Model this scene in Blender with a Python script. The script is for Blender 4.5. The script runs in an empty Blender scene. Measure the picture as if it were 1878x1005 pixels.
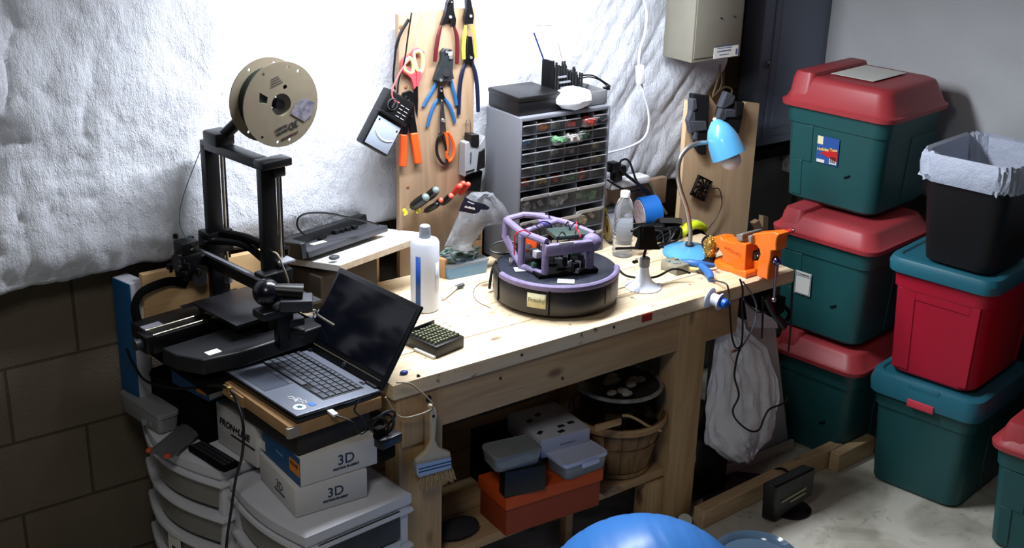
import bpy, bmesh, math, random
from mathutils import Vector, Matrix, noise, Euler
random.seed(7)
C = bpy.context.scene.collection
PI = math.pi
# ---------------------------------------------------------------- camera
CX, CY, F, H = 939.0, 502.5, 2300.0, 2.018
def _norm(v): return v.normalized()
_X = _norm(Vector((4170-CX, -290-CY, F)))
_Z = -_norm(Vector((770-CX, 502+F*F/888.-CY, F)))
_Z = _norm(_Z - _X*_Z.dot(_X)); _Y = _Z.cross(_X)
_Y = -_Y if _Y[2] < 0 else _Y
RC = Matrix((_X, _Y, _Z))                       # camera(x right, y down, z forward) -> world
CAM = Vector((0, 0, H))
def at(u, v, x=None, y=None, z=None):
    """point of the place seen at pixel u,v of a 1878x1005 frame and lying on one world plane"""
    r = RC @ Vector((u-CX, v-CY, F))
    if z is not None: t = (z-CAM.z)/r.z
    elif y is not None: t = (y-CAM.y)/r.y
    else: t = (x-CAM.x)/r.x
    return CAM + r*t
cd = bpy.data.cameras.new('camera'); cam = bpy.data.objects.new('camera', cd); C.objects.link(cam)
right = RC @ Vector((1,0,0)); up = RC @ Vector((0,-1,0)); back = RC @ Vector((0,0,-1))
m = Matrix((right, up, back)).transposed().to_4x4(); m.translation = CAM
cam.matrix_world = m
cd.sensor_width = 36; cd.lens = F/1878*36; cd.clip_start = .05; cd.clip_end = 50
bpy.context.scene.camera = cam
# ---------------------------------------------------------------- world, exposure
sc = bpy.context.scene
w = bpy.data.worlds.new('world'); sc.world = w; w.use_nodes = True
w.node_tree.nodes['Background'].inputs[0].default_value = (.80, .88, 1, 1)
w.node_tree.nodes['Background'].inputs[1].default_value = .02
vs = sc.view_settings
vs.view_transform = 'Standard'; vs.look = 'None'; vs.gamma = 1; vs.exposure = 0.0; vs.use_curve_mapping = False
# lamps: shop light over the bench, dimmer bulb far behind the camera
def area(name, loc, rot, sx, sy, power, col, spread=PI):
    l = bpy.data.lights.new(name, 'AREA'); l.shape = 'RECTANGLE'; l.size = sx; l.size_y = sy
    l.energy = power; l.color = col; l.spread = spread
    o = bpy.data.objects.new(name, l); C.objects.link(o); o.location = loc; o.rotation_euler = rot
    return o
area('shop_light_lamp', (1.88, 2.50, 1.715), (0, 0, 0), 1.10, .10, 37, (.90, .94, 1))
area('room_light_lamp', (.35, 1.15, 2.30), (math.radians(10), math.radians(-12), 0), .45, .45, 9.5, (1, .97, .92))
# ---------------------------------------------------------------- materials
def lin(c):
    return tuple(((v/255)/12.92 if v/255 <= .04045 else ((v/255+.055)/1.055)**2.4) for v in c)
_m = {}
def mat(name, col, rough=.5, metal=0, spec=.5, var=None, bump=None, trans=0, ior=1.45, alpha=1, emit=0, stretch=(1,1,1), coat=0, sheen=0):
    """principled material; var=(scale, strength[, colour2]) mottles, bump=(scale, strength)"""
    if name in _m: return _m[name]
    m = bpy.data.materials.new(name); m.use_nodes = True; n = m.node_tree.nodes; L = m.node_tree.links
    p = n['Principled BSDF']; c = lin(col)+(1,)
    p.inputs['Base Color'].default_value = c; p.inputs['Roughness'].default_value = rough
    p.inputs['Metallic'].default_value = metal; p.inputs['Specular IOR Level'].default_value = spec
    p.inputs['Transmission Weight'].default_value = trans; p.inputs['IOR'].default_value = ior
    p.inputs['Alpha'].default_value = alpha; p.inputs['Coat Weight'].default_value = coat
    if emit: p.inputs['Emission Color'].default_value = c; p.inputs['Emission Strength'].default_value = emit
    if var or bump:
        tc = n.new('ShaderNodeTexCoord'); mp = n.new('ShaderNodeMapping'); mp.inputs['Scale'].default_value = stretch
        L.new(tc.outputs['Object'], mp.inputs['Vector'])
    if var:
        nz = n.new('ShaderNodeTexNoise'); nz.inputs['Scale'].default_value = var[0]; nz.inputs['Detail'].default_value = 6
        L.new(mp.outputs[0], nz.inputs['Vector'])
        mx = n.new('ShaderNodeMix'); mx.data_type = 'RGBA'
        c2 = lin(var[2])+(1,) if len(var) > 2 else tuple(v*(1-var[1]) for v in c[:3])+(1,)
        mx.inputs[6].default_value = c; mx.inputs[7].default_value = c2
        rp = n.new('ShaderNodeValToRGB'); rp.color_ramp.elements[0].position = .38; rp.color_ramp.elements[1].position = .66
        L.new(nz.outputs[0], rp.inputs[0]); 
        if len(var) > 2:
            mm = n.new('ShaderNodeMath'); mm.operation = 'MULTIPLY'; mm.inputs[1].default_value = var[1]
            L.new(rp.outputs[0], mm.inputs[0]); L.new(mm.outputs[0], mx.inputs[0])
        else: L.new(rp.outputs[0], mx.inputs[0])
        L.new(mx.outputs[2], p.inputs['Base Color'])
    if bump:
        nb = n.new('ShaderNodeTexNoise'); nb.inputs['Scale'].default_value = bump[0]; nb.inputs['Detail'].default_value = 8
        nb.inputs['Roughness'].default_value = .65
        L.new(mp.outputs[0], nb.inputs['Vector'])
        b = n.new('ShaderNodeBump'); b.inputs['Strength'].default_value = bump[1]; b.inputs['Distance'].default_value = .01
        L.new(nb.outputs[0], b.inputs['Height']); L.new(b.outputs[0], p.inputs['Normal'])
    _m[name] = m
    return m
def wood(name, c1, c2, axis=0, scale=1, rough=.55, knots=.25, seams=None, stain=0, knotcol=(96, 60, 34)):
    """pine: grain stretched along an axis, dark knots, optional board seams (spacing in m across axis 1)"""
    if name in _m: return _m[name]
    m = bpy.data.materials.new(name); m.use_nodes = True; n = m.node_tree.nodes; L = m.node_tree.links
    p = n['Principled BSDF']; p.inputs['Roughness'].default_value = rough
    tc = n.new('ShaderNodeTexCoord'); mp = n.new('ShaderNodeMapping')
    s = [14*scale]*3; s[axis] = 1.1*scale; mp.inputs['Scale'].default_value = s
    L.new(tc.outputs['Object'], mp.inputs['Vector'])
    nz = n.new('ShaderNodeTexNoise'); nz.inputs['Scale'].default_value = 2.2; nz.inputs['Detail'].default_value = 8; nz.inputs['Distortion'].default_value = 1.4
    L.new(mp.outputs[0], nz.inputs['Vector'])
    rp = n.new('ShaderNodeValToRGB'); e = rp.color_ramp.elements
    e[0].position = .32; e[0].color = lin(c2)+(1,); e[1].position = .62; e[1].color = lin(c1)+(1,)
    L.new(nz.outputs[0], rp.inputs[0])
    col = rp.outputs[0]
    # knots
    mk = n.new('ShaderNodeMapping'); sk = [9.]*3; sk[axis] = 4.5; mk.inputs['Scale'].default_value = sk
    L.new(tc.outputs['Object'], mk.inputs['Vector'])
    vo = n.new('ShaderNodeTexVoronoi'); vo.inputs['Scale'].default_value = 1.; L.new(mk.outputs[0], vo.inputs['Vector'])
    rk = n.new('ShaderNodeValToRGB'); rk.color_ramp.elements[0].position = .05+.05*knots; rk.color_ramp.elements[1].position = .09+.12*knots
    rk.color_ramp.elements[0].color = (1,1,1,1); rk.color_ramp.elements[1].color = (0,0,0,1)
    L.new(vo.outputs['Distance'], rk.inputs[0])
    mx = n.new('ShaderNodeMix'); mx.data_type = 'RGBA'; mx.inputs[7].default_value = lin(knotcol)+(1,)
    kf = n.new('ShaderNodeMath'); kf.operation = 'MULTIPLY'; kf.inputs[1].default_value = .8
    L.new(rk.outputs[0], kf.inputs[0]); L.new(kf.outputs[0], mx.inputs[0]); L.new(col, mx.inputs[6]); col = mx.outputs[2]
    if stain:
        ns = n.new('ShaderNodeTexNoise'); ns.inputs['Scale'].default_value = 38; ns.inputs['Detail'].default_value = 3
        L.new(tc.outputs['Object'], ns.inputs['Vector'])
        rs = n.new('ShaderNodeValToRGB'); rs.color_ramp.elements[0].position = .64; rs.color_ramp.elements[1].position = .72
        L.new(ns.outputs[0], rs.inputs[0])
        m2 = n.new('ShaderNodeMix'); m2.data_type = 'RGBA'; m2.inputs[7].default_value = lin((92,70,60))+(1,)
        f2 = n.new('ShaderNodeMath'); f2.operation = 'MULTIPLY'; f2.inputs[1].default_value = stain
        L.new(rs.outputs[0], f2.inputs[0]); L.new(f2.outputs[0], m2.inputs[0]); L.new(col, m2.inputs[6]); col = m2.outputs[2]
    L.new(col, p.inputs['Base Color'])
    b = n.new('ShaderNodeBump'); b.inputs['Strength'].default_value = .15; b.inputs['Distance'].default_value = .003
    L.new(nz.outputs[0], b.inputs['Height']); L.new(b.outputs[0], p.inputs['Normal'])
    _m[name] = m
    return m
BLK = mat('black_plastic', (9,9,11), .4)
BLKM = mat('black_matte', (5,5,6), .8, spec=.15)
GRY = mat('grey_plastic', (118,120,126), .5)
DGRY = mat('dark_grey_plastic', (52,54,60), .45)
STEEL = mat('steel', (190,190,192), .28, 1)
DSTEEL = mat('dark_steel', (70,70,74), .35, 1)
WHT = mat('white_plastic', (228,228,232), .4)
INK = mat('printed_ink', (28,28,34), .6)
PAPER = mat('paper_label', (232,232,226), .7)
CARD = mat('cardboard', (172,134,92), .85, var=(30,.12))
WBOX = mat('white_carton', (214,212,210), .7)
# ---------------------------------------------------------------- mesh building
class MB:
    def __init__(s, M=None):
        s.bm = bmesh.new(); s.M = M or Matrix(); s.mi = 0
    def _add(s, vs, fs, smooth=True):
        bv = [s.bm.verts.new(s.M @ Vector(v)) for v in vs]
        for f in fs:
            try: g = s.bm.faces.new([bv[i] for i in f]); g.material_index = s.mi; g.smooth = smooth
            except ValueError: pass
        return bv
    def box(s, c, d, rot=None, bev=0, seg=2, taper=None):
        """centre c, size d; rot = Matrix or z angle"""
        R = Matrix() if rot is None else (Matrix.Rotation(rot, 4, 'Z') if isinstance(rot, (int, float)) else rot.to_4x4())
        b = bmesh.new(); bmesh.ops.create_cube(b, size=1)
        for v in b.verts:
            v.co = Vector((v.co.x*d[0], v.co.y*d[1], v.co.z*d[2]))
            if taper and v.co.z < 0: v.co.x *= taper; v.co.y *= taper
        if bev: bmesh.ops.bevel(b, geom=b.edges[:], offset=bev, segments=seg, affect='EDGES', profile=.5)
        T = Matrix.Translation(c) @ R
        b.verts.ensure_lookup_table()
        s._add([T @ v.co for v in b.verts], [[v.index for v in f.verts] for f in b.faces] if not bev else s._idx(b))
        b.free(); return s
    def _idx(s, b):
        b.verts.index_update(); return [[v.index for v in f.verts] for f in b.faces]
    def ring(s, rings, close=True, cap=True):
        n = len(rings[0]); vs = [p for r in rings for p in r]; fs = []
        for k in range(len(rings)-1):
            for i in range(n if close else n-1):
                j = (i+1) % n; fs.append((k*n+i, k*n+j, (k+1)*n+j, (k+1)*n+i))
        if cap: fs.append(tuple(range(n))[::-1]); fs.append(tuple((len(rings)-1)*n+i for i in range(n)))
        s._add(vs, fs); return s
    def cyl(s, p0, p1, r0, r1=None, n=20, cap=True):
        p0, p1 = Vector(p0), Vector(p1); r1 = r0 if r1 is None else r1
        return s.tube([p0, p1], [r0, r1], n, cap, smoothpath=False)
    def tube(s, pts, r, n=8, cap=True, smoothpath=True, res=6, flat=None):
        pts = [Vector(p) for p in pts]; k = len(pts)
        rs = list(r) if isinstance(r, (list, tuple)) else [r]*k
        if smoothpath and k > 2:
            q, qr = [], []
            for i in range(k-1):
                a, b, c, d = pts[max(i-1,0)], pts[i], pts[i+1], pts[min(i+2,k-1)]
                for t in range(res):
                    t /= res
                    q.append(.5*((2*b)+(c-a)*t+(2*a-5*b+4*c-d)*t*t+(3*b-a-3*c+d)*t**3)); qr.append(rs[i]*(1-t)+rs[i+1]*t)
            q.append(pts[-1]); qr.append(rs[-1]); pts, rs = q, qr
        rings = []; prev = None
        for i, p in enumerate(pts):
            d = (pts[min(i+1, len(pts)-1)]-pts[max(i-1, 0)])
            d = d.normalized() if d.length > 1e-9 else Vector((0,0,1))
            if prev is None:
                a = Vector((0,0,1)) if abs(d.z) < .9 else Vector((1,0,0)); u = d.cross(a).normalized()
            else:
                u = prev - d*prev.dot(d); u = u.normalized() if u.length > 1e-9 else d.orthogonal().normalized()
            prev = u; v = d.cross(u)
            ring = []
            for j in range(n):
                o = (u*math.cos(2*PI*j/n)+v*math.sin(2*PI*j/n))*rs[i]
                if flat: f = Vector(flat[0]); o = o - f*o.dot(f)*(1-flat[1])
                ring.append(p+o)
            rings.append(ring)
        return s.ring(rings, cap=cap)
    def lathe(s, prof, c=(0,0,0), n=32, R=None, cap=False):
        R = R or Matrix(); c = Vector(c); rings = []
        for r, z in prof:
            rings.append([c + (R @ Vector((r*math.cos(2*PI*i/n), r*math.sin(2*PI*i/n), z))) for i in range(n)])
        return s.ring(rings, cap=cap)
    def sphere(s, c, r, n=20, sc=(1,1,1), R=None):
        R = R or Matrix(); c = Vector(c); k = max(6, n//2); rings = []
        for a in range(k+1):
            th = PI*a/k; rr = max(math.sin(th), 1e-3)*r
            rings.append([c + R @ Vector((rr*math.cos(2*PI*i/n)*sc[0], rr*math.sin(2*PI*i/n)*sc[1], -r*math.cos(th)*sc[2])) for i in range(n)])
        return s.ring(rings)
    def prism(s, pts, off):
        """polygon pts (3d) extruded by vector off"""
        off = Vector(off); a = [Vector(p) for p in pts]; n = len(a)
        fs = [tuple(range(n)), tuple(range(2*n-1, n-1, -1))]+[(i, i+n, (i+1) % n+n, (i+1) % n) for i in range(n)]
        s._add(a+[p+off for p in a], fs, smooth=False); return s
    def torus(s, c, R, r, ax=(0,0,1), n=24, k=8, a0=0, a1=2*PI, sc=(1,1)):
        ax = Vector(ax).normalized(); u = ax.orthogonal().normalized(); v = ax.cross(u)
        full = abs(a1-a0) > 6.28; cnt = n if full else n+1; c = Vector(c); rings = []
        for i in range(cnt):
            t = a0+(a1-a0)*i/n; d = u*math.cos(t)*sc[0]+v*math.sin(t)*sc[1]
            rings.append([c+d*R+(d.normalized()*math.cos(2*PI*j/k)+ax*math.sin(2*PI*j/k))*r for j in range(k)])
        if full: rings.append(rings[0])
        return s.ring(rings, cap=not full)
    def out(s, name, mats, parent=None, bevel=0, solid=0, sub=0, sharp=.6, tri=False):
        bmesh.ops.recalc_face_normals(s.bm, faces=s.bm.faces[:])
        me = bpy.data.meshes.new(name); s.bm.to_mesh(me); s.bm.free()
        for m in (mats if isinstance(mats, (list, tuple)) else [mats]): me.materials.append(m)
        me.set_sharp_from_angle(angle=sharp)
        o = bpy.data.objects.new(name, me); C.objects.link(o)
        if parent: o.parent = parent
        if solid: md = o.modifiers.new('solid', 'SOLIDIFY'); md.thickness = solid; md.offset = 0
        if bevel: md = o.modifiers.new('bevel', 'BEVEL'); md.width = bevel; md.segments = 2; md.limit_method = 'ANGLE'; md.angle_limit = .7
        if sub: md = o.modifiers.new('sub', 'SUBSURF'); md.levels = sub; md.render_levels = sub
        return o
def rr(w, d, r, z, n=5, x0=0, y0=0):
    """rounded rectangle ring centred on x0,y0"""
    pts = []; r = min(r, w/2-1e-4, d/2-1e-4)
    for k, (sx, sy) in enumerate(((1,1),(-1,1),(-1,-1),(1,-1))):
        cx, cy = x0+sx*(w/2-r), y0+sy*(d/2-r)
        for i in range(n+1):
            a = PI/2*(k+i/n); pts.append(Vector((cx+r*math.cos(a), cy+r*math.sin(a), z)))
    return pts
def thing(name, label, cat, loc=(0,0,0), yaw=0, group=None, R=None):
    o = bpy.data.objects.new(name, None); C.objects.link(o); o.empty_display_size = .05
    M = Matrix.Translation(Vector(loc)) @ (R.to_4x4() if R else Matrix.Rotation(yaw, 4, 'Z'))
    o.matrix_world = M; o['label'] = label; o['category'] = cat
    if group: o['group'] = group
    _W[o.name] = M
    return o
_W = {}
def tag(o, label, cat, group=None, kind=None):
    o['label'] = label; o['category'] = cat
    if group: o['group'] = group
    if kind: o['kind'] = kind
    return o
def inv(root): return MB(_W[root.name].inverted())      # builder taking world coordinates
def struct(o): o['kind'] = 'structure'; return o
def recentre(o):
    """put a single-mesh thing's origin at the bottom centre of its mesh"""
    vs = [v.co for v in o.data.vertices]
    c = Vector(((min(v.x for v in vs)+max(v.x for v in vs))/2, (min(v.y for v in vs)+max(v.y for v in vs))/2, min(v.z for v in vs)))
    o.data.transform(Matrix.Translation(-c)); o.location = o.location + c
    return o
def solo(mb, name, mats, label, cat, group=None, **k):
    return tag(recentre(mb.out(name, mats, **k)), label, cat, group)
def copy_tree(o, parent=None):
    c = o.copy(); C.objects.link(c)
    if parent: c.parent = parent
    for ch in list(o.children): copy_tree(ch, c)
    return c
def text(s, name, parent, M, size, m, align='CENTER', bold=0, sx=1, ext=.0002, shear=0):
    cu = bpy.data.curves.new('t', 'FONT'); cu.body = s; cu.size = size; cu.align_x = align; cu.align_y = 'CENTER'
    cu.extrude = ext; cu.offset = bold; cu.resolution_u = 3; cu.shear = shear
    to = bpy.data.objects.new('t', cu); C.objects.link(to)
    me = bpy.data.meshes.new_from_object(to); bpy.data.objects.remove(to); bpy.data.curves.remove(cu)
    me.transform(Matrix.Diagonal((sx,1,1,1))); me.transform(M); me.materials.clear(); me.materials.append(m); me.name = name
    o = bpy.data.objects.new(name, me); C.objects.link(o)
    if parent: o.parent = parent
    return o
def frame(o, x, y):
    """matrix with origin o, local x along x and y along y"""
    x = Vector(x).normalized(); y = Vector(y); y = (y-x*y.dot(x)).normalized(); z = x.cross(y)
    m = Matrix((x, y, z)).transposed().to_4x4(); m.translation = Vector(o); return m
XF = lambda x, y, z: frame((x, y, z), (1,0,0), (0,0,1))       # text on a face looking to -y
LF = lambda x, y, z: frame((x, y, z), (0,-1,0), (0,0,1))      # text on a face looking to -x
TF = lambda x, y, z, a=0: frame((x, y, z), (math.cos(a), math.sin(a), 0), (-math.sin(a), math.cos(a), 0))
def carton(name, label, cat, x, y, z, yaw, w, d, h, m=CARD, group=None, lid=0, bev=.0015):
    """closed box with its near corner at x,y,z; lid adds an overlapping cover of that height; returns the root"""
    t = thing(name, label, cat, (x, y, z), math.radians(yaw), group)
    if lid:
        MB().box((w/2, d/2, (h-.004)/2), (w-.006, d-.006, h-.004), bev=bev).out('box_body', m, t)
        MB().box((w/2, d/2, h-lid/2), (w, d, lid), bev=bev).out('lid', m, t)
    else:
        b = MB().box((w/2, d/2, h/2), (w, d, h), bev=bev); b.out('box_body', m, t)
    return t

def carton_px(name, label, cat, near, right_, left, ztop, z, m=CARD, group=None, lid=0, bev=.0015, pad=0):
    """carton whose near, right and left bottom corners show at those pixels while it stands at height z"""
    n, r, l = at(*near, z=z), at(*right_, z=z), at(*left, z=z)
    yaw = math.degrees(math.atan2(r.y-n.y, r.x-n.x)); h = at(near[0], ztop, y=n.y).z - z
    w_, d_ = (r-n).length, abs((l-n).dot(Vector((-math.sin(math.radians(yaw)), math.cos(math.radians(yaw)), 0))))
    t = carton(name, label, cat, n.x, n.y, z, yaw, w_, d_, h, m, group, lid, bev)
    return t, w_, d_, h

def scribble(name, parent, M, w_, h_, m, seed=1, up=True):
    """a printed word too blurred to read: uneven letter-like strokes"""
    rg = random.Random(seed); b = MB(M); x = -w_/2
    while x < w_/2:
        k = rg.uniform(.5, 1.0); b.box((x, (k-1)*h_*.2, 0), (h_*.16, h_*k*.8, .0006)); 
        b.box((x+h_*.18, rg.choice((-.3, 0, .3))*h_*k, 0), (h_*.34, h_*.16, .0006)); x += h_*rg.uniform(.42, .60)
    return b.out(name, m, parent)
# ---------------------------------------------------------------- the room
def block_wall():
    m = bpy.data.materials.new('block_wall'); m.use_nodes = True; n = m.node_tree.nodes; L = m.node_tree.links
    p = n['Principled BSDF']; p.inputs['Roughness'].default_value = .9; p.inputs['Specular IOR Level'].default_value = .2
    tc = n.new('ShaderNodeTexCoord'); sp = n.new('ShaderNodeSeparateXYZ'); cb = n.new('ShaderNodeCombineXYZ')
    L.new(tc.outputs['Object'], sp.inputs[0]); L.new(sp.outputs[0], cb.inputs[0]); L.new(sp.outputs[2], cb.inputs[1])
    mp = n.new('ShaderNodeMapping'); mp.inputs['Location'].default_value = (.01+.2, -.024-.0, 0); L.new(cb.outputs[0], mp.inputs[0])
    br = n.new('ShaderNodeTexBrick'); br.inputs['Scale'].default_value = 1; br.inputs['Brick Width'].default_value = .37
    br.inputs['Row Height'].default_value = .2075; br.inputs['Mortar Size'].default_value = .0045; br.inputs['Mortar Smooth'].default_value = .3
    br.inputs['Color1'].default_value = lin((118,107,93))+(1,); br.inputs['Color2'].default_value = lin((108,98,84))+(1,)
    br.inputs['Mortar'].default_value = lin((82,74,62))+(1,)
    L.new(mp.outputs[0], br.inputs['Vector'])
    nz = n.new('ShaderNodeTexNoise'); nz.inputs['Scale'].default_value = 7; nz.inputs['Detail'].default_value = 9; L.new(tc.outputs['Object'], nz.inputs['Vector'])
    mx = n.new('ShaderNodeMix'); mx.data_type = 'RGBA'; mx.blend_type = 'MULTIPLY'; mx.inputs[0].default_value = .35
    L.new(br.outputs[0], mx.inputs[6]); L.new(nz.outputs[0], mx.inputs[7]); L.new(mx.outputs[2], p.inputs['Base Color'])
    n2 = n.new('ShaderNodeTexNoise'); n2.inputs['Scale'].default_value = 160; n2.inputs['Detail'].default_value = 4; L.new(tc.outputs['Object'], n2.inputs['Vector'])
    sub = n.new('ShaderNodeMath'); sub.operation = 'SUBTRACT'; L.new(n2.outputs[0], sub.inputs[0])
    ml = n.new('ShaderNodeMath'); ml.operation = 'MULTIPLY'; ml.inputs[1].default_value = 3; L.new(br.outputs['Fac'], ml.inputs[0]); L.new(ml.outputs[0], sub.inputs[1])
    b = n.new('ShaderNodeBump'); b.inputs['Strength'].default_value = .6; b.inputs['Distance'].default_value = .004
    L.new(sub.outputs[0], b.inputs['Height']); L.new(b.outputs[0], p.inputs['Normal'])
    return m
def concrete():
    m = bpy.data.materials.new('concrete_floor'); m.use_nodes = True; n = m.node_tree.nodes; L = m.node_tree.links
    p = n['Principled BSDF']; p.inputs['Roughness'].default_value = .55
    tc = n.new('ShaderNodeTexCoord')
    a = n.new('ShaderNodeTexNoise'); a.inputs['Scale'].default_value = 5; a.inputs['Detail'].default_value = 10; a.inputs['Distortion'].default_value = .6
    L.new(tc.outputs['Object'], a.inputs['Vector'])
    r = n.new('ShaderNodeValToRGB'); e = r.color_ramp.elements
    e[0].position = .35; e[0].color = lin((150,147,134))+(1,); e[1].position = .58; e[1].color = lin((200,198,186))+(1,)
    L.new(a.outputs[0], r.inputs[0])
    c = n.new('ShaderNodeTexNoise'); c.inputs['Scale'].default_value = 17; c.inputs['Detail'].default_value = 7; c.inputs['Distortion'].default_value = 1.5; L.new(tc.outputs['Object'], c.inputs['Vector'])
    r2 = n.new('ShaderNodeValToRGB'); e = r2.color_ramp.elements; e[0].position = .60; e[0].color = (0,0,0,1); e[1].position = .72; e[1].color = (.45,.45,.45,1)
    L.new(c.outputs[0], r2.inputs[0])
    mx = n.new('ShaderNodeMix'); mx.data_type = 'RGBA'; mx.inputs[7].default_value = lin((86,84,80))+(1,)
    L.new(r2.outputs[0], mx.inputs[0]); L.new(r.outputs[0], mx.inputs[6]); L.new(mx.outputs[2], p.inputs['Base Color'])
    b = n.new('ShaderNodeBump'); b.inputs['Strength'].default_value = .25; b.inputs['Distance'].default_value = .004
    L.new(c.outputs[0], b.inputs['Height']); L.new(b.outputs[0], p.inputs['Normal'])
    return m
BW = block_wall()
struct(MB().box((1.3, 3.08, 1.2), (4.9, .2, 2.4)).out('wall_back', BW))
struct(MB().box((3.75, 1.35, 1.2), (.2, 3.7, 2.4)).out('wall_right', mat('wall_right_paint', (96,97,98), .85, var=(9,.2), bump=(120,.3))))
struct(MB().box((1.5, 1.3, -.05), (5.4, 3.8, .1)).out('floor', concrete()))
# ceiling joists over the bench (just above the frame)
struct(MB().box((3.345, 2.972, .415), (.52, .016, .83), bev=.002).out('trim_1', mat('grey_wall_board', (126,126,122), .8, var=(5,.25))))
cj = MB()
cj.box((1.5, 1.3, 2.43), (5.4, 3.8, .04))
struct(cj.out('ceiling', mat('ceiling_board', (150,140,126), .8, var=(4,.2))))

# white insulation blanket pinned over the block wall
def fabric(name, col, scale, bumpk, stretch=(1,1,1)):
    m = bpy.data.materials.new(name); m.use_nodes = True; n = m.node_tree.nodes; L = m.node_tree.links
    p = n['Principled BSDF']; p.inputs['Base Color'].default_value = lin(col)+(1,); p.inputs['Roughness'].default_value = .42
    p.inputs['Specular IOR Level'].default_value = .4
    tc = n.new('ShaderNodeTexCoord'); mp = n.new('ShaderNodeMapping'); mp.inputs['Scale'].default_value = stretch
    L.new(tc.outputs['Object'], mp.inputs['Vector'])
    a = n.new('ShaderNodeTexNoise'); a.inputs['Scale'].default_value = scale; a.inputs['Detail'].default_value = 7; a.inputs['Roughness'].default_value = .6
    L.new(mp.outputs[0], a.inputs['Vector'])
    w_ = n.new('ShaderNodeTexNoise'); w_.inputs['Scale'].default_value = scale*5; w_.inputs['Detail'].default_value = 5; w_.inputs['Distortion'].default_value = 2
    L.new(mp.outputs[0], w_.inputs['Vector'])
    ad = n.new('ShaderNodeMath'); ad.operation = 'MULTIPLY_ADD'; ad.inputs[1].default_value = .35; L.new(w_.outputs[0], ad.inputs[0]); L.new(a.outputs[0], ad.inputs[2])
    b = n.new('ShaderNodeBump'); b.inputs['Strength'].default_value = bumpk; b.inputs['Distance'].default_value = .012
    L.new(ad.outputs[0], b.inputs['Height']); L.new(b.outputs[0], p.inputs['Normal'])
    return m
FAB = fabric('insulation_fabric', (218,222,232), 26, .85, (1.6,1,.8))
def nz(x, y, z=0): return noise.noise(Vector((x, y, z)))
def cloth(name, x0, x1, zlo, zhi, depth, nx, nzv, label, m, thick=.02):
    bm = bmesh.new(); grid = []
    for i in range(nx+1):
        col = []
        for j in range(nzv+1):
            s, t = i/nx, j/nzv; x = x0+(x1-x0)*s; lo = zlo(x); z = lo+(zhi-lo)*t
            col.append(bm.verts.new((x, depth(x, z, t), z)))
        grid.append(col)
    for i in range(nx):
        for j in range(nzv):
            f = bm.faces.new((grid[i][j], grid[i+1][j], grid[i+1][j+1], grid[i][j+1])); f.smooth = True
    me = bpy.data.meshes.new(name); bm.to_mesh(me); bm.free(); me.materials.append(m)
    o = bpy.data.objects.new(name, me); C.objects.link(o)
    md = o.modifiers.new('solid', 'SOLIDIFY'); md.thickness = thick; md.offset = 1
    tag(o, label, 'insulation blanket'); return o
def dep(x, z, t):
    y = 2.897
    k = max(0, min(1, (1.15-x)/.6))                       # left part: many creases
    kr = max(0, min(1, (x-2.3)/.35))                      # right part: long diagonal folds
    y += -.020*nz(x*2.2, z*1.4, 3)
    y -= k*(.050*abs(nz(x*6+z*1.5, z*2.6, 1)) + .024*nz(x*17, z*8, 5) + .022*abs(nz(x*13-4, z*4, 9))+.010*nz(x*40,z*30,2)+(.03*abs(nz(x*9-z*5, z*7+x*3, 4)) if z > 1.25 else 0))
    y -= .010*nz(x*9, z*7, 8)*(1-k)*(1-kr) + .0035*nz(x*38, z*30, 4)
    d = (x-2.42)*1.0-(z-.9)*.75                            # folds running up to the right
    y -= kr*(.040*max(0, nz(d*7, (x+z)*1.3, 2)+.15) + .012*nz(d*24, (x+z)*2.5, 6)) 
    for a0 in (1.16,):                                     # one long soft ridge beside the printer
        q = (x-a0-(z-1.1)*.35)/.035; y -= .012*math.exp(-q*q)
    b = max(0, 1-t*6); y -= .02*b - .028*max(0, 1-t*22)     # belly above the hem, turned in at the hem
    return min(y, 2.93)
def hem(x): return .885 - .012*math.sin(x*5) + .012*nz(x*11, 0, 1) - max(0, min(1, (x-2.25)/.3))*.075+max(0,x-2.6)*.05
cloth('insulation_blanket', -.35, 3.055, hem, 2.38, dep, 300, 150, 'white crinkled insulation blanket hanging on the back wall behind the workbench', FAB)
def hem2(y): return .78+.02*nz(y*6, 2, 0)
def sheet_right():
    bm = bmesh.new(); g = []; ny, nzv = 110, 80
    for i in range(ny+1):
        c = []
        for j in range(nzv+1):
            y = 3.0-(3.0-.9)*i/ny; t = j/nzv; z = hem2(y)+(2.38-hem2(y))*t
            x = 3.60-.012*nz(y*2, z*2, 7)-.006*nz(y*8, z*8, 3)
            q = ((y-2.28)*.75+(z-.98)); x -= .03*math.exp(-(q/.10)**2)*max(0, 1-abs(y-1.95)/.6)   # diagonal fold under the top tub
            x -= .03*max(0, 1-t*8)
            c.append(bm.verts.new((x, y, z)))
        g.append(c)
    for i in range(ny):
        for j in range(nzv):
            f = bm.faces.new((g[i][j], g[i+1][j], g[i+1][j+1], g[i][j+1])); f.smooth = True
    me = bpy.data.meshes.new('wall_sheet'); bm.to_mesh(me); bm.free(); me.materials.append(fabric('sheet_fabric', (206,210,214), 14, .25))
    o = bpy.data.objects.new('wall_sheet', me); C.objects.link(o)
    md = o.modifiers.new('solid', 'SOLIDIFY'); md.thickness = .006
    tag(o, 'smooth pale grey sheet hanging on the right wall behind the stacked tubs', 'wall covering')
sheet_right()
# crumpled lower corner of the sheet beside the panel
b = MB()
rng = []
for k in range(9):
    zz = .905-.022*k
    rng.append([Vector((3.545+.012*nz(k*.9, i*1.7, 4)+.030*math.cos(2*PI*i/14)*(1-.05*k), 2.945+.03*nz(k*1.3, i*1.2, 2)+.045*math.sin(2*PI*i/14)*(1-.05*k), zz+.01*nz(i*2.1, k, 9))) for i in range(14)])
b.ring(rng); solo(b, 'cloth_bundle', FAB, 'frayed white cloth bundle hanging between the breaker panel and the tubs', 'cloth')

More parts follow.
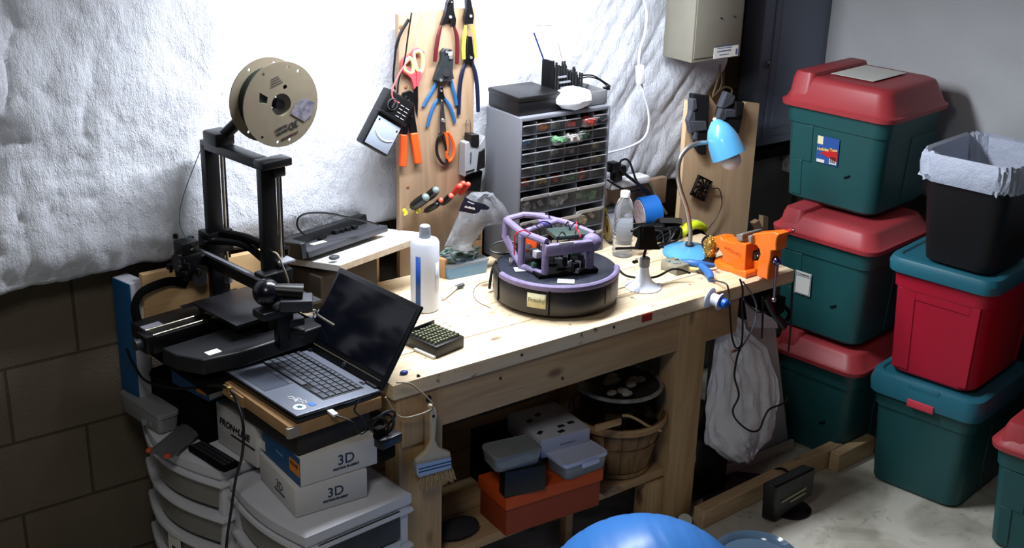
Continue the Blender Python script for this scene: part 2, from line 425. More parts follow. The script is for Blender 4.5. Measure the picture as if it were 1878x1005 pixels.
# ---------------------------------------------------------------- workbench
PINE = wood('pine_top', (226,206,174), (210,184,146), 0, 1, stain=.75, knots=.35)
PINEV = wood('pine_post', (188,156,112), (166,132,90), 2, 1, knots=.6)
PINEH = wood('pine_rail', (188,156,114), (168,134,94), 0, 1, knots=.6)
PLY = wood('pine_plywood', (146,121,97), (126,103,80), 2, .7, knots=.3)
BT = .732
bench = thing('workbench', 'long pine workbench with a stained plank top and a lower shelf', 'workbench', (2.06, 2.53, 0))
X0, X1, Y0, Y1 = 1.372, 2.752, 2.222, 2.80
b = inv(bench)
pl = [(Y0, 2.355), (2.357, 2.50), (2.502, 2.65), (2.652, Y1)]
for a, c in pl:
    b.box(((X0+X1)/2, (a+c)/2, BT-.0195), (X1-X0, c-a, .039), bev=.003)
b.out('tabletop', PINE, bench)
def part(name, c, d, m, parent=bench, bev=.003, **k):
    return inv(parent).box(c, d, bev=bev).out(name, m, parent, **k)
part('apron', (1.96, 2.249, .637), (1.15, .036, .11), PINEH)
part('apron', (1.96, 2.775, .637), (1.15, .036, .11), PINEH)
for x in (1.41, 2.36): part('rail', (x, 2.51, .655), (.038, .49, .07), PINEH)
for nme, xa, xb in (('leg', 1.392, 1.517), ('leg', 2.300, 2.412)):
    l = part(nme, ((xa+xb)/2, 2.263, .345), (xb-xa, .066, .69), PINEV)
    part('leg', ((xa+xb)/2, 2.76, .345), (xb-xa, .07, .69), PINEV)
part('leg_block', (2.268, 2.268, .10), (.062, .055, .15), PINEV)
part('joint_block', (1.425, 2.226, .60), (.062, .012, .075), PINEV)
for i, a in enumerate((2.24, 2.385, 2.53, 2.675)):
    pass
b = inv(bench)
for a in (2.245, 2.385, 2.525, 2.665): b.box((1.90, a+.066, .195), (1.06, .134, .028), bev=.003)
b.out('lower_shelf', PINEH, bench)
part('shelf_support', (1.96, 2.60, .165), (.04, .36, .032), PINEH)
part('shelf_brace', (2.02, 2.34, .09), (.025, .03, .17), PINEH)
# red tape mark and screws in the front edge
b = inv(bench); p = at(1187, 581, y=Y0-.001); b.box((p.x, Y0-.0006, BT-.014), (.036, .0016, .022)); b.out('tape_mark', mat('red_tape', (160,30,34), .5), bench)
for u, v in ((957, 651), (1126, 600), (918, 694), (1032, 694), (768, 690)):
    p = at(u, v, y=2.2215 if v < 660 else 2.230)
    inv(bench).cyl((p.x, p.y+.004, p.z), (p.x, p.y-.001, p.z), .004, n=10).out('screw', DSTEEL, bench)
# floor timber
def timber(u0, v0, u1, v1, label, dz, w_, h_=.04):
    a, c = at(u0, v0, z=0), at(u1, v1, z=0); d = c-a; L_ = d.length
    t = thing('timber', label, 'timber', (a.x, a.y, 0), math.atan2(d.y, d.x))
    o = MB().box((L_/2, w_/2, h_/2), (L_, w_, h_), bev=.003).out('board', wood('timber_pine', (206,182,140), (184,156,112), 0, 1, knots=.2), t)
    return t
# plywood boards standing on the bench
YB = 2.80
pb = [at(731, 27, y=YB), at(872, 17, y=YB)]
tb = thing('tool_board', 'tall plywood board holding pliers and scissors behind the bench', 'tool board', (1.88, 2.81, BT))
xl, xr, zt = pb[0].x, pb[1].x, pb[0].z
inv(tb).box(((xl+xr)/2, YB+.009, (zt+.60)/2), (xr-xl, .018, zt-.60), bev=.001).out('panel', PLY, tb)
for u, v in ((748, 343), (735, 50), (744, 160)):
    p = at(u, v, y=YB); inv(tb).sphere((p.x, p.y, p.z), .006, 10, (1,.3,1)).out('knot', mat('knot', (120,84,52), .7), tb)
tb2 = thing('tool_board', 'plywood board with a notched top behind the blue lamp', 'tool board', (3.0, 2.81, BT))
q = [at(u, v, y=YB) for u, v in ((1262, 185), (1303, 178), (1318, 188), (1322, 228), (1350, 242), (1366, 188), (1393, 190), (1393, 190), (1373, 425))]
poly = [q[0], q[1], q[2]+Vector((0,0,-.02)), q[2]+Vector((.01,0,-.09)), q[4]+Vector((0,0,-.06)), q[5]+Vector((-.005,0,-.01)), q[5]+Vector((.01,0,0)), Vector((q[7].x, YB, q[7].z)), Vector((q[7].x+.002, YB, .55)), Vector((q[0].x, YB, .55))]
inv(tb2).prism(poly, (0,.018,0)).out('panel', wood('pine_plywood_light', (240,206,166), (222,186,144), 2, .7, knots=.25), tb2)
rl = thing('back_rail', 'pine backboard standing behind the printer on the left', 'board', (1.3, 2.83, .70))
p0 = at(260, 503, y=2.82)
inv(rl).box(((p0.x+1.70)/2, 2.831, (.884+.66)/2), (1.70-p0.x, .022, .884-.66), bev=.002).out('board', wood('rail_pine', (214,178,130), (196,158,110), 0, 1, knots=.4), rl)
# ---------------------------------------------------------------- storage tubs
GREEN = mat('tub_green', (30,80,82), .42); RED = mat('tub_lid_red', (166,58,64), .42); TEAL = mat('tub_lid_teal', (38,104,122), .42); CRIM = mat('tub_red', (176,26,52), .42)
PINK = mat('tub_latch', (206,64,80), .4)
def tub(label, x, y, z, yaw, w_, d_, h, mb_, ml, lid='dome', lh=.085, lidname=True, over=.02, tap=.90, panels='step'):
    """near-left corner of the RIM at x,y; w along x, d along y; body tapers to the base"""
    t = thing('storage_tub', label, 'storage tub', (x, y, z), math.radians(yaw))
    cx, cy = w_/2, d_/2
    def sz(k): s = tap+(1-tap)*k; return w_*s, d_*s
    rings = []
    for k, ex in ((0, -.02), (.03, 0), (.5, 0), (.80, 0), (.803, .010), (.97, .012), (1.0, .012)):
        a, c = sz(k); rings.append(rr(a+ex, c+ex, .045, k*h, 6, cx, cy))
    a, c = sz(1); rings.append(rr(a-.01, c-.01, .04, h, 6, cx, cy)); 
    MB().ring(rings).out('tub_body', mb_, t, sharp=.5)
    # raised panels moulded on the two visible sides
    def xface(z_): return cx-sz(z_/h)[0]/2
    def yface(z_): return cy-sz(z_/h)[1]/2
    def panel(side, f0, f1, g0, g1):
        q = []
        for zz in (g0*h, g1*h):
            for ff in (f0, f1):
                if side == 'x': q.append(Vector((xface(zz)-.003, cy+(ff-.5)*sz(zz/h)[1], zz)))
                else: q.append(Vector((cx+(ff-.5)*sz(zz/h)[0], yface(zz)-.003, zz)))
        MB().prism([q[0], q[1], q[3], q[2]], (.02, 0, 0) if side == 'x' else (0, .02, 0)).out('moulded_panel', mb_, t, bevel=.0015)
    if panels == 'step':
        panel('x', .70, .91, .42, .79); panel('x', .80, .91, .05, .42); panel('y', .50, .92, .05, .74)
        p_ = Vector((xface(.36*h)-.001, cy-.18*d_, .36*h)); MB().box(p_, (.006, .022, .005), rot=Matrix.Rotation(-.5,3,'X')).out('moulded_slot', BLKM, t)
    elif panels == 'frame':
        panel('x', .74, .93, .05, .80); panel('x', .06, .16, .05, .80); panel('x', .16, .74, .72, .80); panel('y', .90, .95, .05, .80)
    else: panel('y', .45, .92, .05, .74)
    W, D = w_+2*over, d_+2*over
    if lid == 'dome':
        R_ = [rr(W-.01, D-.01, .045, h-.012, 6, cx, cy), rr(W, D, .05, h-.010, 6, cx, cy), rr(W+.004, D+.004, .05, h+.004, 6, cx, cy), rr(W-.016, D-.016, .048, h+.010, 6, cx, cy),
              rr(W-.06, D-.06, .045, h+lh*.80, 6, cx, cy), rr(W-.072, D-.072, .043, h+lh*.93, 6, cx, cy), rr(W-.10, D-.10, .04, h+lh, 6, cx, cy), rr(W-.16, D-.16, .03, h+lh-.002, 6, cx, cy)]
        L_ = MB().ring(R_).out('lid', ml, t, sharp=.7)
        # handle bars at both ends, standing proud of the dome
        for sy in (1,):
            yy = cy+sy*(D/2-.068); q = [rr(W-.02, .082, .02, h+.006, 4, cx, yy), rr(W-.052, .078, .02, h+lh*.9, 4, cx, yy), rr(W-.066, .066, .018, h+lh+.010, 4, cx, yy), rr(W-.09, .05, .015, h+lh+.013, 4, cx, yy)]
            MB().ring(q).out('handle_ridge', ml, t, sharp=.7)
    else:
        R_ = [rr(W-.01, D-.01, .045, h-.02, 6, cx, cy), rr(W, D, .05, h-.018, 6, cx, cy), rr(W+.006, D+.006, .05, h+lh*.3, 6, cx, cy), rr(W-.01, D-.01, .048, h+lh*.9, 6, cx, cy), rr(W-.03, D-.03, .045, h+lh, 6, cx, cy),
              rr(W-.05, D-.05, .04, h+lh, 6, cx, cy), rr(W-.06, D-.06, .04, h+lh-.006, 6, cx, cy)]
        MB().ring(R_).out('lid', ml, t, sharp=.7)
    t['_h'] = h
    return t
# left column, three green tubs with red lids
tC = tub('bottom green tub with red lid in the three-high stack, standing on the concrete', 3.050, 2.180, 0, 8, .34, .30, .33, GREEN, RED, lh=.055)
tB = tub('middle green tub with red lid and a white contents label on its side', 3.060, 2.190, .400, 8, .36, .34, .333, GREEN, RED, lh=.056)
tA = tub('top green tub with red lid and a blue toy sticker on its side', 3.138, 2.252, .803, 8, .36, .36, .318, GREEN, RED, lh=.085)
# right column
tD = tub('green tub with teal lid and pink latch at the bottom of the shorter stack', 3.100, 1.785, 0, 10, .38, .32, .335, GREEN, TEAL, 'flat', lh=.05, panels='none')
tE = tub('crimson tub with teal lid carrying the black wastebasket', 3.100, 1.800, .386, 10, .38, .30, .348, CRIM, TEAL, 'flat', lh=.028, panels='frame')
tF = tub('green tub with red lid cut off by the right edge of the picture', 3.085, 1.325, 0, 10, .38, .34, .33, GREEN, RED, lh=.06)
tG = tub('crimson tub standing on the red lid at the far right edge', 3.10, 1.368, .404, 10, .34, .28, .33, CRIM, TEAL, 'flat', lh=.03)
for t in (tA, tB, tC, tD, tE, tF, tG): del t['_h']
def face_l(t, d_, w_, h, zf, yf, tap=.90):
    """matrix on the -x face of a tub at height fraction zf and depth fraction yf (0 near end)"""
    s = tap+(1-tap)*zf; x = w_/2-w_*s/2; y = d_/2+(yf-.5)*d_*s
    slope = w_*(1-tap)/2/h
    return frame((x-.0012, y, zf*h), (0,-1,0), (-slope, 0, 1))
def quad(M, w_, h_, m, name, parent, t=.0008, dx=0, dy=0, dz=0):
    return MB(M @ Matrix.Translation((dx, dy, dz))).box((0,0,0), (w_, h_, t)).out(name, m, parent)
# toy sticker
M = face_l(tA, .36, .36, .318, .58, .53)
st = quad(M, .078, .088, mat('sticker_blue', (46,86,160), .4), 'sticker', tA, dz=.003); st['label'] = 'blue sticker with red lettering band and a barcode'
MB(M @ Matrix.Translation((.012,-.004,.0045))).prism([(-.038,-.008,0),(.024,-.026,0),(.026,.004,0),(.0,.012,0)], (0,0,.0006)).out('red_band', mat('sticker_red', (196,40,44), .4), st)
text('Holiday Tote', 'sticker_text', st, M @ Matrix.Translation((0,.004,.0058)) @ Matrix.Rotation(.12,4,'Z'), .0135, mat('sticker_gold', (246,206,120), .4), bold=.0004)
quad(M, .026, .028, mat('sticker_white', (232,230,220), .5), 'barcode_patch', st, dx=.022, dy=-.026, dz=.0046)
b = MB(M)
for k in range(8): b.box((.013+k*.0026, -.026, .0055), (.0011+.0006*(k%3 == 0), .020, .0004))
b.out('barcode', INK, st)
MB(M @ Matrix.Translation((-.028,.030,.0042))).box((0,0,0), (.020,.026,.0008)).out('sticker_corner', mat('sticker_cream', (236,230,190), .5), st)
quad(M, .028, .010, mat('sticker_white', (232,230,220), .5), 'fine_print_patch', st, dx=-.022, dy=-.037, dz=.0046)
# contents label
M = face_l(tB, .34, .36, .335, .50, .66)
st = quad(M, .058, .078, PAPER, 'contents_label', tB, dz=.006); text('Contents', 'contents_word', st, M @ Matrix.Translation((0,.031,.0075)), .0115, INK)
b = MB(M)
for s in (-1, 1): b.box((s*.0265, 0, .0072), (.0012, .072, .0004)); b.box((0, s*.0365 if s < 0 else .024, .0072), (.053, .0012, .0004))
b.out('label_border', mat('border_blue', (40,70,110), .5), st)
# paper on the top lid
MB(TF(.20, .19, .318+.0875, 0)).box((0,0,0), (.21, .15, .0008)).out('lid_paper', PAPER, tA)
# latch on D
MB().box((-.022, .155, .322), (.010, .085, .024), bev=.003).out('latch', PINK, tD)
MB().box((-.004, .155, .372), (.03, .10, .02), bev=.003).out('lid_recess', TEAL, tD)
# plain panel frame on E
# black wastebasket with liner
wb = thing('wastebasket', 'black wastebasket on the crimson tub, lined with a white bag', 'wastebasket', (3.225, 1.945, .766), math.radians(8))
WW, WD, WHh = .33, .27, .31
rings = [rr(WW*(.80+.2*k), WD*(.80+.2*k), .05, WHh*k, 6) for k in (0,.02,.5,.97,1)]+[rr(WW*(.80+.2*k)-.008, WD*(.80+.2*k)-.008, .046, WHh*k, 6) for k in (1,.5,.02)]
MB().ring(rings).out('bin_body', mat('bin_black', (20,20,23), .45), wb)
lm = mat('liner_film', (206,216,238), .22, spec=.8, trans=.15, bump=(18,1.0)); b = MB(); rings = []
for k, (ex, zz, a) in enumerate(((.012, -.062, .9), (.016, -.05, .6), (.02, -.02, .8), (.018, .006, .4), (.008, .018, .5), (-.012, .012, .4), (-.03, -.04, .8), (-.045, -.10, 1), (-.06, -.16, 1))):
    r0 = rr(WW+ex, WD+ex, .05, WHh+zz, 12)
    for i, p in enumerate(r0):
        d = Vector((p.x, p.y, 0)).normalized(); p += d*a*.022*nz(i*.9, k*.8, 4); p.z += .012*nz(i*.45, 3, 1)*(1.6 if k == 0 else .8)
    rings.append(r0)
b.ring(rings, cap=False); o = b.out('liner', lm, wb); 
# ---------------------------------------------------------------- plastic drawer carts
FRAME = mat('cart_frame', (206,208,216), .35); TRANS = mat('cart_drawer', (160,156,150), .3, trans=.35)
DIM = mat('drawer_contents', (70,66,62), .8, var=(14,.6))
def cart(label, x, y, zt, yaw, w_, d_, pitch, n, bow, win=True):
    """near-left top corner x,y; w along x (depth of the cart), d along y (its front faces -x)"""
    t = thing('drawer_cart', label, 'drawer cart', (x, y, 0), math.radians(yaw))
    top = MB(); R_ = []
    def bowed(ex, z, fx=0):
        pts = []
        for i in range(13):
            s = i/12; pts.append(Vector((-bow*math.sin(PI*s)+fx-ex, -ex+(d_+2*ex)*s, z)))
        pts += [Vector((w_+ex, d_+ex, z)), Vector((w_+ex, -ex, z))]
        return pts
    top.ring([bowed(0, zt-.038), bowed(.006, zt-.028), bowed(.006, zt-.006), bowed(-.004, zt)]).out('top_panel', FRAME, t, sharp=.5)
    z = zt-.040; k = 0
    for sx in (.016, w_-.016):
        for sy in (.013, d_-.013): MB().box((sx, sy, zt/2-.018), (.034, .028, zt-.036), bev=.004).out('corner_post', FRAME, t)
    while k < n:
        zl = z-pitch+.016
        MB().ring([bowed(-.006, zl), bowed(-.002, z-.020), bowed(-.002, z-.001)], cap=True).out('drawer', TRANS, t, sharp=.5)
        MB().ring([bowed(.004, z-.018), bowed(.010, z-.010), bowed(.008, z-.002), bowed(0, z)], cap=True).out('drawer_lip', FRAME, t, sharp=.5)
        MB().box((w_/2, d_/2, (z+zl)/2-.004), (w_-.04, d_-.02, (z-zl)*.6)).out('drawer_contents', DIM, t)
        bb = MB(); bb.box((w_/2, -.001, z-pitch+.006), (w_-.05, .012, .020), bev=.003).out('cross_bar', FRAME, t)
        # dark opening in the side, glazed by the drawer side
        MB().box((w_/2, -.0045, (z+zl)/2+.004), (w_-.056, .004, z-zl-.008)).out('drawer_side', mat('drawer_side', (84,88,92), .25, trans=.3, var=(6,.5)), t)
        z -= pitch; k += 1
    return t
cR = cart('white framed drawer cart carrying the two filament cartons in front of the workbench', 1.101, 2.152, .472, 5, .283, .315, .098, 4, .022)
cL = cart('translucent drawer cart with bowed drawer fronts beside the block wall', 1.052, 2.480, .50, 5, .30, .38, .098, 5, .05)
tagp = MB().box((-.052, .17, .222), (.002, .062, .085)); o = tagp.out('card_label', PAPER, cL)
o2 = MB().box((-.0535, .165, .205), (.001, .03, .022)).out('card_print', INK, o)
# ---------------------------------------------------------------- stacked cartons
FIL_BLUE = mat('carton_blue', (26,84,134), .5); ORL = mat('carton_orange', (236,140,40), .5)
D3 = mat('print_navy', (30,52,84), .6)
def three_d(t, M, s=.034, qr=False):
    text('3D', 'carton_print', t, M, s, D3, bold=.0002); text('PRINTING FILAMENT', 'carton_small_print', t, M @ Matrix.Translation((0,-s*.56,0)), s*.20, D3, bold=.0004)
def F_(x, z, y=-.0008): return frame((x, y, z), (1,0,0), (0,0,1))
def L_(y, z, x=-.0008): return frame((x, y, z), (0,-1,0), (0,0,1))
c1, w1, d1, h1 = carton_px('filament_carton', 'lower white carton printed 3D on both sides, on the drawer cart', 'carton', (542.5,950), (674,910), (447,887), 898, .474, WBOX)
three_d(c1, F_(.10, .038)); three_d(c1, L_(.085, .040), .030)
c2, w2, d2, h2 = carton_px('filament_carton', 'upper white carton with a blue side and orange label, under the laptop box', 'carton', (552,894), (692,850), (452,838), 841, .476+h1, WBOX)
three_d(c2, F_(.115, .038), .036)
s_ = MB().box((-.0006, d2/2, h2/2), (.0014, d2-.002, h2-.002)).out('blue_side', FIL_BLUE, c2)
MB().box((-.0018, .026, .040), (.001, .048, .032)).out('orange_label', ORL, c2)
text('ROHS', 'label_word', c2, L_(.026, .046, -.0026), .014, INK, bold=.0003)
scribble('side_word', c2, L_(.102, .040, -.0020), .032, .006, mat('print_pale', (140,176,206), .5), 5)
MB().box((-.0018, .192, .020), (.001, .026, .024)).out('barcode_label', PAPER, c2)
c3 = carton('white_carton', 'white carton printed with a slanted word beside the blue sided carton', 'carton', 1.118, 2.422, .503, 7, .20, .172, .112, WBOX)
text('FRON+LINE', 'carton_word', c3, L_(.094, .066, -.001), .025, INK, bold=.0009, shear=.25)
MB(L_(.060, .048, -.001)).prism([(-.050,-.004,0),(.052,-.004,0),(.056,.001,0),(-.046,.001,0)], (0,0,.0004)).out('carton_stripe', INK, c3)
cv = carton('dark_case', 'flat dark case lying on the upper filament carton under the cardboard box', 'case', 1.125, 2.225, .478+h1+h2, 5, .20, .23, .679-(.478+h1+h2), mat('dark_case', (38,34,32), .6), bev=.006)
cb = thing('cardboard_box', 'flat brown cardboard box under the laptop', 'box', (1.100, 2.210, .680), math.radians(4))
MB().box((.123, .150, .0155), (.246, .30, .031), bev=.003).out('box_body', CARD, cb)
MB().box((.010, .003, .016), (.034, .012, .026), bev=.004).out('tape', mat('packing_tape', (150,140,128), .3), cb)
MB().box((-.002, .245, .014), (.006, .10, .026)).out('box_flap', CARD, cb)
# upright carton and blue carton under the printer
ub = thing('upright_carton', 'tall narrow white and blue carton standing at the left end of the bench', 'carton', (at(254, 700, z=.60).x, at(254, 700, z=.60).y, .503), math.radians(14))
MB().box((.02, .035, .181), (.042, .075, .362), bev=.002).out('box_body', mat('carton_grey_white', (190,192,204), .55), ub)
MB().box((-.002, .035, .181), (.003, .073, .360), bev=.001).out('blue_side', FIL_BLUE, ub)
MB().box((.02, -.0035, .27), (.030, .003, .05)).out('paper_label', PAPER, ub)
bc = carton('filament_carton', 'blue carton with an orange label under the printer', 'carton', 1.066, 2.678, .613, 12, .20, .15, .060, FIL_BLUE)
bc.location = (1.07, 2.57, .630); 
MB().box((-.0012, .028, .030), (.001, .036, .034)).out('orange_label', ORL, bc)
MB().box((.02, -.0012, .030), (.036, .001, .05)).out('white_end', WBOX, bc)
scribble('side_word', bc, L_(.09, .040, -.0014), .032, .006, mat('print_pale', (140,176,206), .5), 5)
scribble('label_word', bc, L_(.028, .036, -.0020), .022, .008, INK, 6)
st_ = thing('storage_case', 'black storage case under the blue carton on the drawer cart', 'case', (1.06, 2.60, .503), math.radians(9))
MB().box((.17, .12, .06), (.33, .25, .120), bev=.008).out('case_body', BLKM, st_); MB().box((.17, .12, .108), (.336, .256, .012), bev=.003).out('case_lid', BLKM, st_)
ps = carton('support_board', 'black board under the printer, resting on the stacked cases', 'board', 1.035, 2.49, .690, 5, .325, .33, .024, BLKM, bev=.003)
carton('storage_case', 'black storage case beside the blue carton under the printer', 'case', 1.135, 2.745, .630, 9, .20, .08, .058, BLKM, bev=.005)
# clear tubs lying on the left cart
CLEAR = mat('clear_plastic', (206,212,216), .12, trans=.75, ior=1.3); FROST = mat('frosted_plastic', (176,178,182), .35, trans=.45)
def clear_bin(label, x, y, z, yaw, w_, d_, h, cont=((110,120,130),), group=None, latch=False, m=FROST, lidm=CLEAR):
    t = thing('clear_box', label, 'box', (x, y, z), math.radians(yaw), group)
    r_ = [rr(w_*k, d_*k, .012, zz, 4, w_/2, d_/2) for k, zz in ((.86, 0), (.90, .003), (.97, h*.8), (.94, h*.8), (.87, .006))]
    MB().ring(r_).out('bin_body', m if not latch and not group else CLEAR, t)
    r_ = [rr(w_*k, d_*k, .014, zz, 4, w_/2, d_/2) for k, zz in ((.98, h*.78), (1.0, h*.8), (1.0, h*.96), (.97, h), (.93, h), (.91, h*.97))]
    MB().ring(r_).out('lid', lidm, t)
    for i, c in enumerate(cont):
        nn = len(cont); b = MB()
        for q in range(5):
            b.box((w_*(.15+.7*(i+.5)/nn+random.uniform(-.3,.3)*.7/nn), d_*random.uniform(.25,.75), .008+h*.25*random.uniform(.3,1)), (w_*.5/nn, d_*.3, h*.28), rot=random.uniform(-.6,.6), bev=.002)
        b.out('contents', mat('content_%d_%d_%d' % c, c, .6), t)
    if latch: MB().box((w_*.55, -.003, h*.72), (w_*.38, .007, h*.28), bev=.002).out('latch', lidm, t)
    return t
p = at(262, 760, z=.503)
clear_bin('long frosted plastic container on the far end of the left drawer cart', p.x-.01, p.y-.14, .503, 8, .06, .20, .055, ((120,124,130),), lidm=FROST)
clear_bin('small clear box of bags behind the slanted word carton', 1.175, 2.60, .503, 8, .09, .09, .05, ((90,100,140),))
pq = thing('plastic_sleeve', 'crumpled clear plastic sleeve with orange tips on the left drawer cart', 'plastic sleeve', tuple(at(330, 812, z=.505)), math.radians(35))
b = MB(); rings = []
for k in range(7):
    s = k/6; rings.append([Vector((-.08+.16*s, (.035*math.cos(a)), .012+.010*math.sin(a)+.006*nz(k, a*2, 3))) for a in [2*PI*i/12 for i in range(12)]])
b.ring(rings).out('sleeve', mat('sleeve_film', (150,150,156), .2, trans=.7, bump=(40,.4)), pq)
for xx, yy in ((-.085, -.02), (-.075, .035)): MB().sphere((xx, yy, .012), .009, 10, (1.3,1,.7)).out('orange_tip', mat('tip_orange', (190,84,46), .5), pq)
kb = thing('remote_keypad', 'thin black keypad lying against the slanted word carton', 'keypad', tuple(at(392, 842, z=.503)), math.radians(100))
MB().box((0,0,.008), (.15,.045,.014), bev=.003).out('case', BLKM, kb)
b = MB()
for i in range(10):
    for j in range(3): b.box(((i-4.5)*.0135, (j-1)*.012, .0155), (.010,.008,.003))
b.out('keys', DGRY, kb)

# ---------------------------------------------------------------- laptop
LZ = .716
LROT = Matrix.Rotation(math.radians(5.5), 3, 'Z') @ Matrix.Rotation(math.radians(2.2), 3, 'Y')
lp = thing('laptop', 'open grey laptop with a dark screen and stickers on the palm rest', 'laptop', tuple(at(544, 777, z=LZ)), R=LROT)
LD, LW = .232, .328       # depth (x) and width (y)
SIL = mat('laptop_silver', (112,118,132), .38, .35); KEY = mat('laptop_key', (66,70,80), .5); LBLK = mat('laptop_black', (12,13,17), .35)
MB().box((LD/2, LW/2, .007), (LD, LW, .014), bev=.004).out('base_lower', LBLK, lp)
MB().box((LD/2-.002, LW/2, .0155), (LD-.006, LW-.004, .005), bev=.002).out('deck', SIL, lp)
MB().box((.148, LW/2+.004, .0183), (.112, .272, .0016), bev=.0006).out('keyboard_well', LBLK, lp)
kb_ = MB()
for r_i in range(6):
    n_ = (15,14,14,13,12,9)[r_i] if r_i else 16
    xk = .148+.0455-r_i*.0182; tot = .264; kw = tot/n_
    for i in range(n_):
        wk = kw-.0028; yk = LW/2+.004+tot/2-(i+.5)*kw
        if r_i == 5 and i == 3: kb_.box((xk, LW/2+.02, .0202), (.0150, kw*4.2, .0026), bev=.0006)
        elif r_i == 5 and 2 < i < 7: continue
        else: kb_.box((xk, yk, .0202), (.0150 if r_i else .010, wk, .0026), bev=.0006)
kb_.out('keys', KEY, lp)
tpad = MB().box((.044, LW*.62, .0184), (.064, .112, .0008)).out('touchpad', mat('touchpad', (84,90,104), .3, .3), lp)
for yy in (LW*.62+.028, LW*.62-.028): MB().box((.083, yy, .0186), (.011, .054, .0016), bev=.0005).out('touchpad_button', KEY, lp)
bs = MB().box((LD-.016, LW*.17, .0186), (.008, .018, .0006)).out('rubber_dot', LBLK, lp); 
MB().box((LD-.016, LW*.93, .0186), (.008, .018, .0006)).out('rubber_dot', LBLK, lp)
# screen
an = math.radians(31.5)
S = Matrix.Translation((LD-.002, 0, .016)) @ Matrix.Rotation(an, 4, 'Y')     # local z along the lid
SH = .215
MB(S).box((.004, LW/2, SH/2), (.008, LW, SH), bev=.003).out('lid', LBLK, lp)
MB(S).box((-.0006, LW/2, SH/2+.010), (.0016, LW-.022, SH-.046)).out('screen', mat('lcd_dark', (9,11,19), .16, spec=.7), lp)
MB(S).box((-.0008, LW/2, .0185), (.0012, LW-.03, .0016)).out('bezel_line', mat('bezel_line', (110,100,86), .4), lp)
lg = MB(S).cyl((-.0008, LW*.47, .0105), (-.0018, LW*.47, .0105), .0058, n=24).out('logo_disc', mat('logo_grey', (96,98,104), .3, .5), lp)
text('hp', 'logo_letters', lp, S @ frame((-.0022, LW*.47, .0105), (0,-1,0), (0,0,1)), .0085, LBLK, shear=.2)
for s in (.10, .90): MB().cyl((LD-.006, LW*s-.02, .017), (LD-.006, LW*s+.02, .017), .006, n=14).out('hinge', LBLK, lp)
wht = mat('sticker_bright', (236,238,242), .4)
st = MB().cyl((.030, .034, .018), (.030, .034, .0186), .0145, n=28).out('round_sticker', wht, lp)
b = MB(TF(.030, .034, .0189, .5)); 
b.prism([(.009*math.cos(a)*(1 if i % 2 else .45), .009*math.sin(a)*(1 if i % 2 else .45), 0) for i, a in enumerate([2*PI*k/10 for k in range(10)])], (0,0,.0004))
b.out('sticker_emblem', mat('emblem_teal', (30,96,120), .4), st)
b = MB(TF(.046, .068, .0185, -1.2))
b.tube([(-.026,0,0),(-.018,.006,0),(-.008,.002,0),(0,.008,0),(.010,.003,0),(.020,.004,0),(.026,-.003,0)], .0012, 6)
b.tube([(-.018,-.006,0),(-.006,-.003,0),(.004,-.006,0),(.016,-.004,0),(.022,-.009,0)], .0012, 6)
b.tube([(.002,.004,0),(-.002,-.006,0),(.006,-.012,0)], .0010, 6)
b.out('outline_sticker', wht, lp)
MB().box((.060, .030, .0186), (.013, .018, .0006), rot=.1).out('blue_sticker', mat('sticker_cyan', (64,120,190), .4), lp)
MB().box((.14, -.001, .010), (.03, .003, .006)).out('port', LBLK, lp)
# usb cable hanging from the right side of the laptop
def cable(name, label, pts, r, m=BLK, cat='cable', group=None, extra=None):
    b = MB(); b.tube(pts, r, 8); 
    return solo(b, name, m, label, cat, group)
LM = Matrix.Translation(lp.location) @ LROT.to_4x4()
def lw(x, y, z): return LM @ Vector((x, y, z))
p0 = lw(.085, -.004, .008)
uc = thing('usb_cable', 'short black usb lead with a white plug hanging from the laptop side', 'cable', tuple(p0))
W_ = inv(uc)
W_.box(p0+Vector((0,-.012,0)), (.014,.028,.007), rot=.0, bev=.002).out('plug', WHT, uc)
pts = [p0+Vector((0,-.026,0))]+[at(u, v, y=2.16) for u, v in ((648, 775), (660, 795), (674, 786), (668, 770), (650, 752), (662, 730))]
inv(uc).tube(pts, .0022, 8).out('cord', BLK, uc)
# black power adapter, camera clamp below the laptop corner
p = at(712, 806, y=2.14)
ad = thing('power_adapter', 'black power adapter hanging below the laptop corner', 'power adapter', tuple(p), math.radians(10))
MB().box((0,0,0), (.062,.030,.024), bev=.004).out('adapter_body', mat('adapter_black', (26,26,30), .35), ad)
MB().box((-.005,0,-.028), (.036,.026,.034), bev=.006).out('clamp_foot', BLKM, ad)
b = MB(); b.torus((-.012,.004,.040), .026, .0035, (.4,1,.1), 20, 8); b.torus((-.004,.010,.046), .030, .003, (.1,1,.5), 20, 8); b.torus((-.016,.012,.036), .022, .003, (.8,.6,.2), 20, 8); b.out('coiled_cord', BLK, ad)
MB().box((-.018,.01,.02), (.026,.02,.03), bev=.006).out('clamp', BLKM, ad)
# long thin cable down the front of the drawers
pts = [at(u, v, x=x_) for u, v, x_ in ((232, 640, .96), (245, 668, .97), (270, 700, .99), (330, 712, 1.02), (395, 708, 1.045), (420, 714, 1.045), (434, 735, 1.05), (446, 780, 1.045), (444, 835, 1.04), (432, 880, 1.035), (424, 935, 1.04), (416, 990, 1.05), (412, 1040, 1.05))]
cb_ = thing('power_cable', 'thin black cable draped down the front of the drawer carts', 'cable', tuple(pts[-1]))
inv(cb_).tube(pts, .0034, 8).out('cord', BLK, cb_)
inv(cb_).box(pts[5], (.010,.012,.014), bev=.002).out('brass_connector', mat('brass', (196,160,96), .35, .8), cb_)
inv(cb_).box(pts[5]+Vector((0,-.008,-.016)), (.007,.007,.006), bev=.002).out('connector_tip', mat('brass', (196,160,96), .35, .8), cb_)
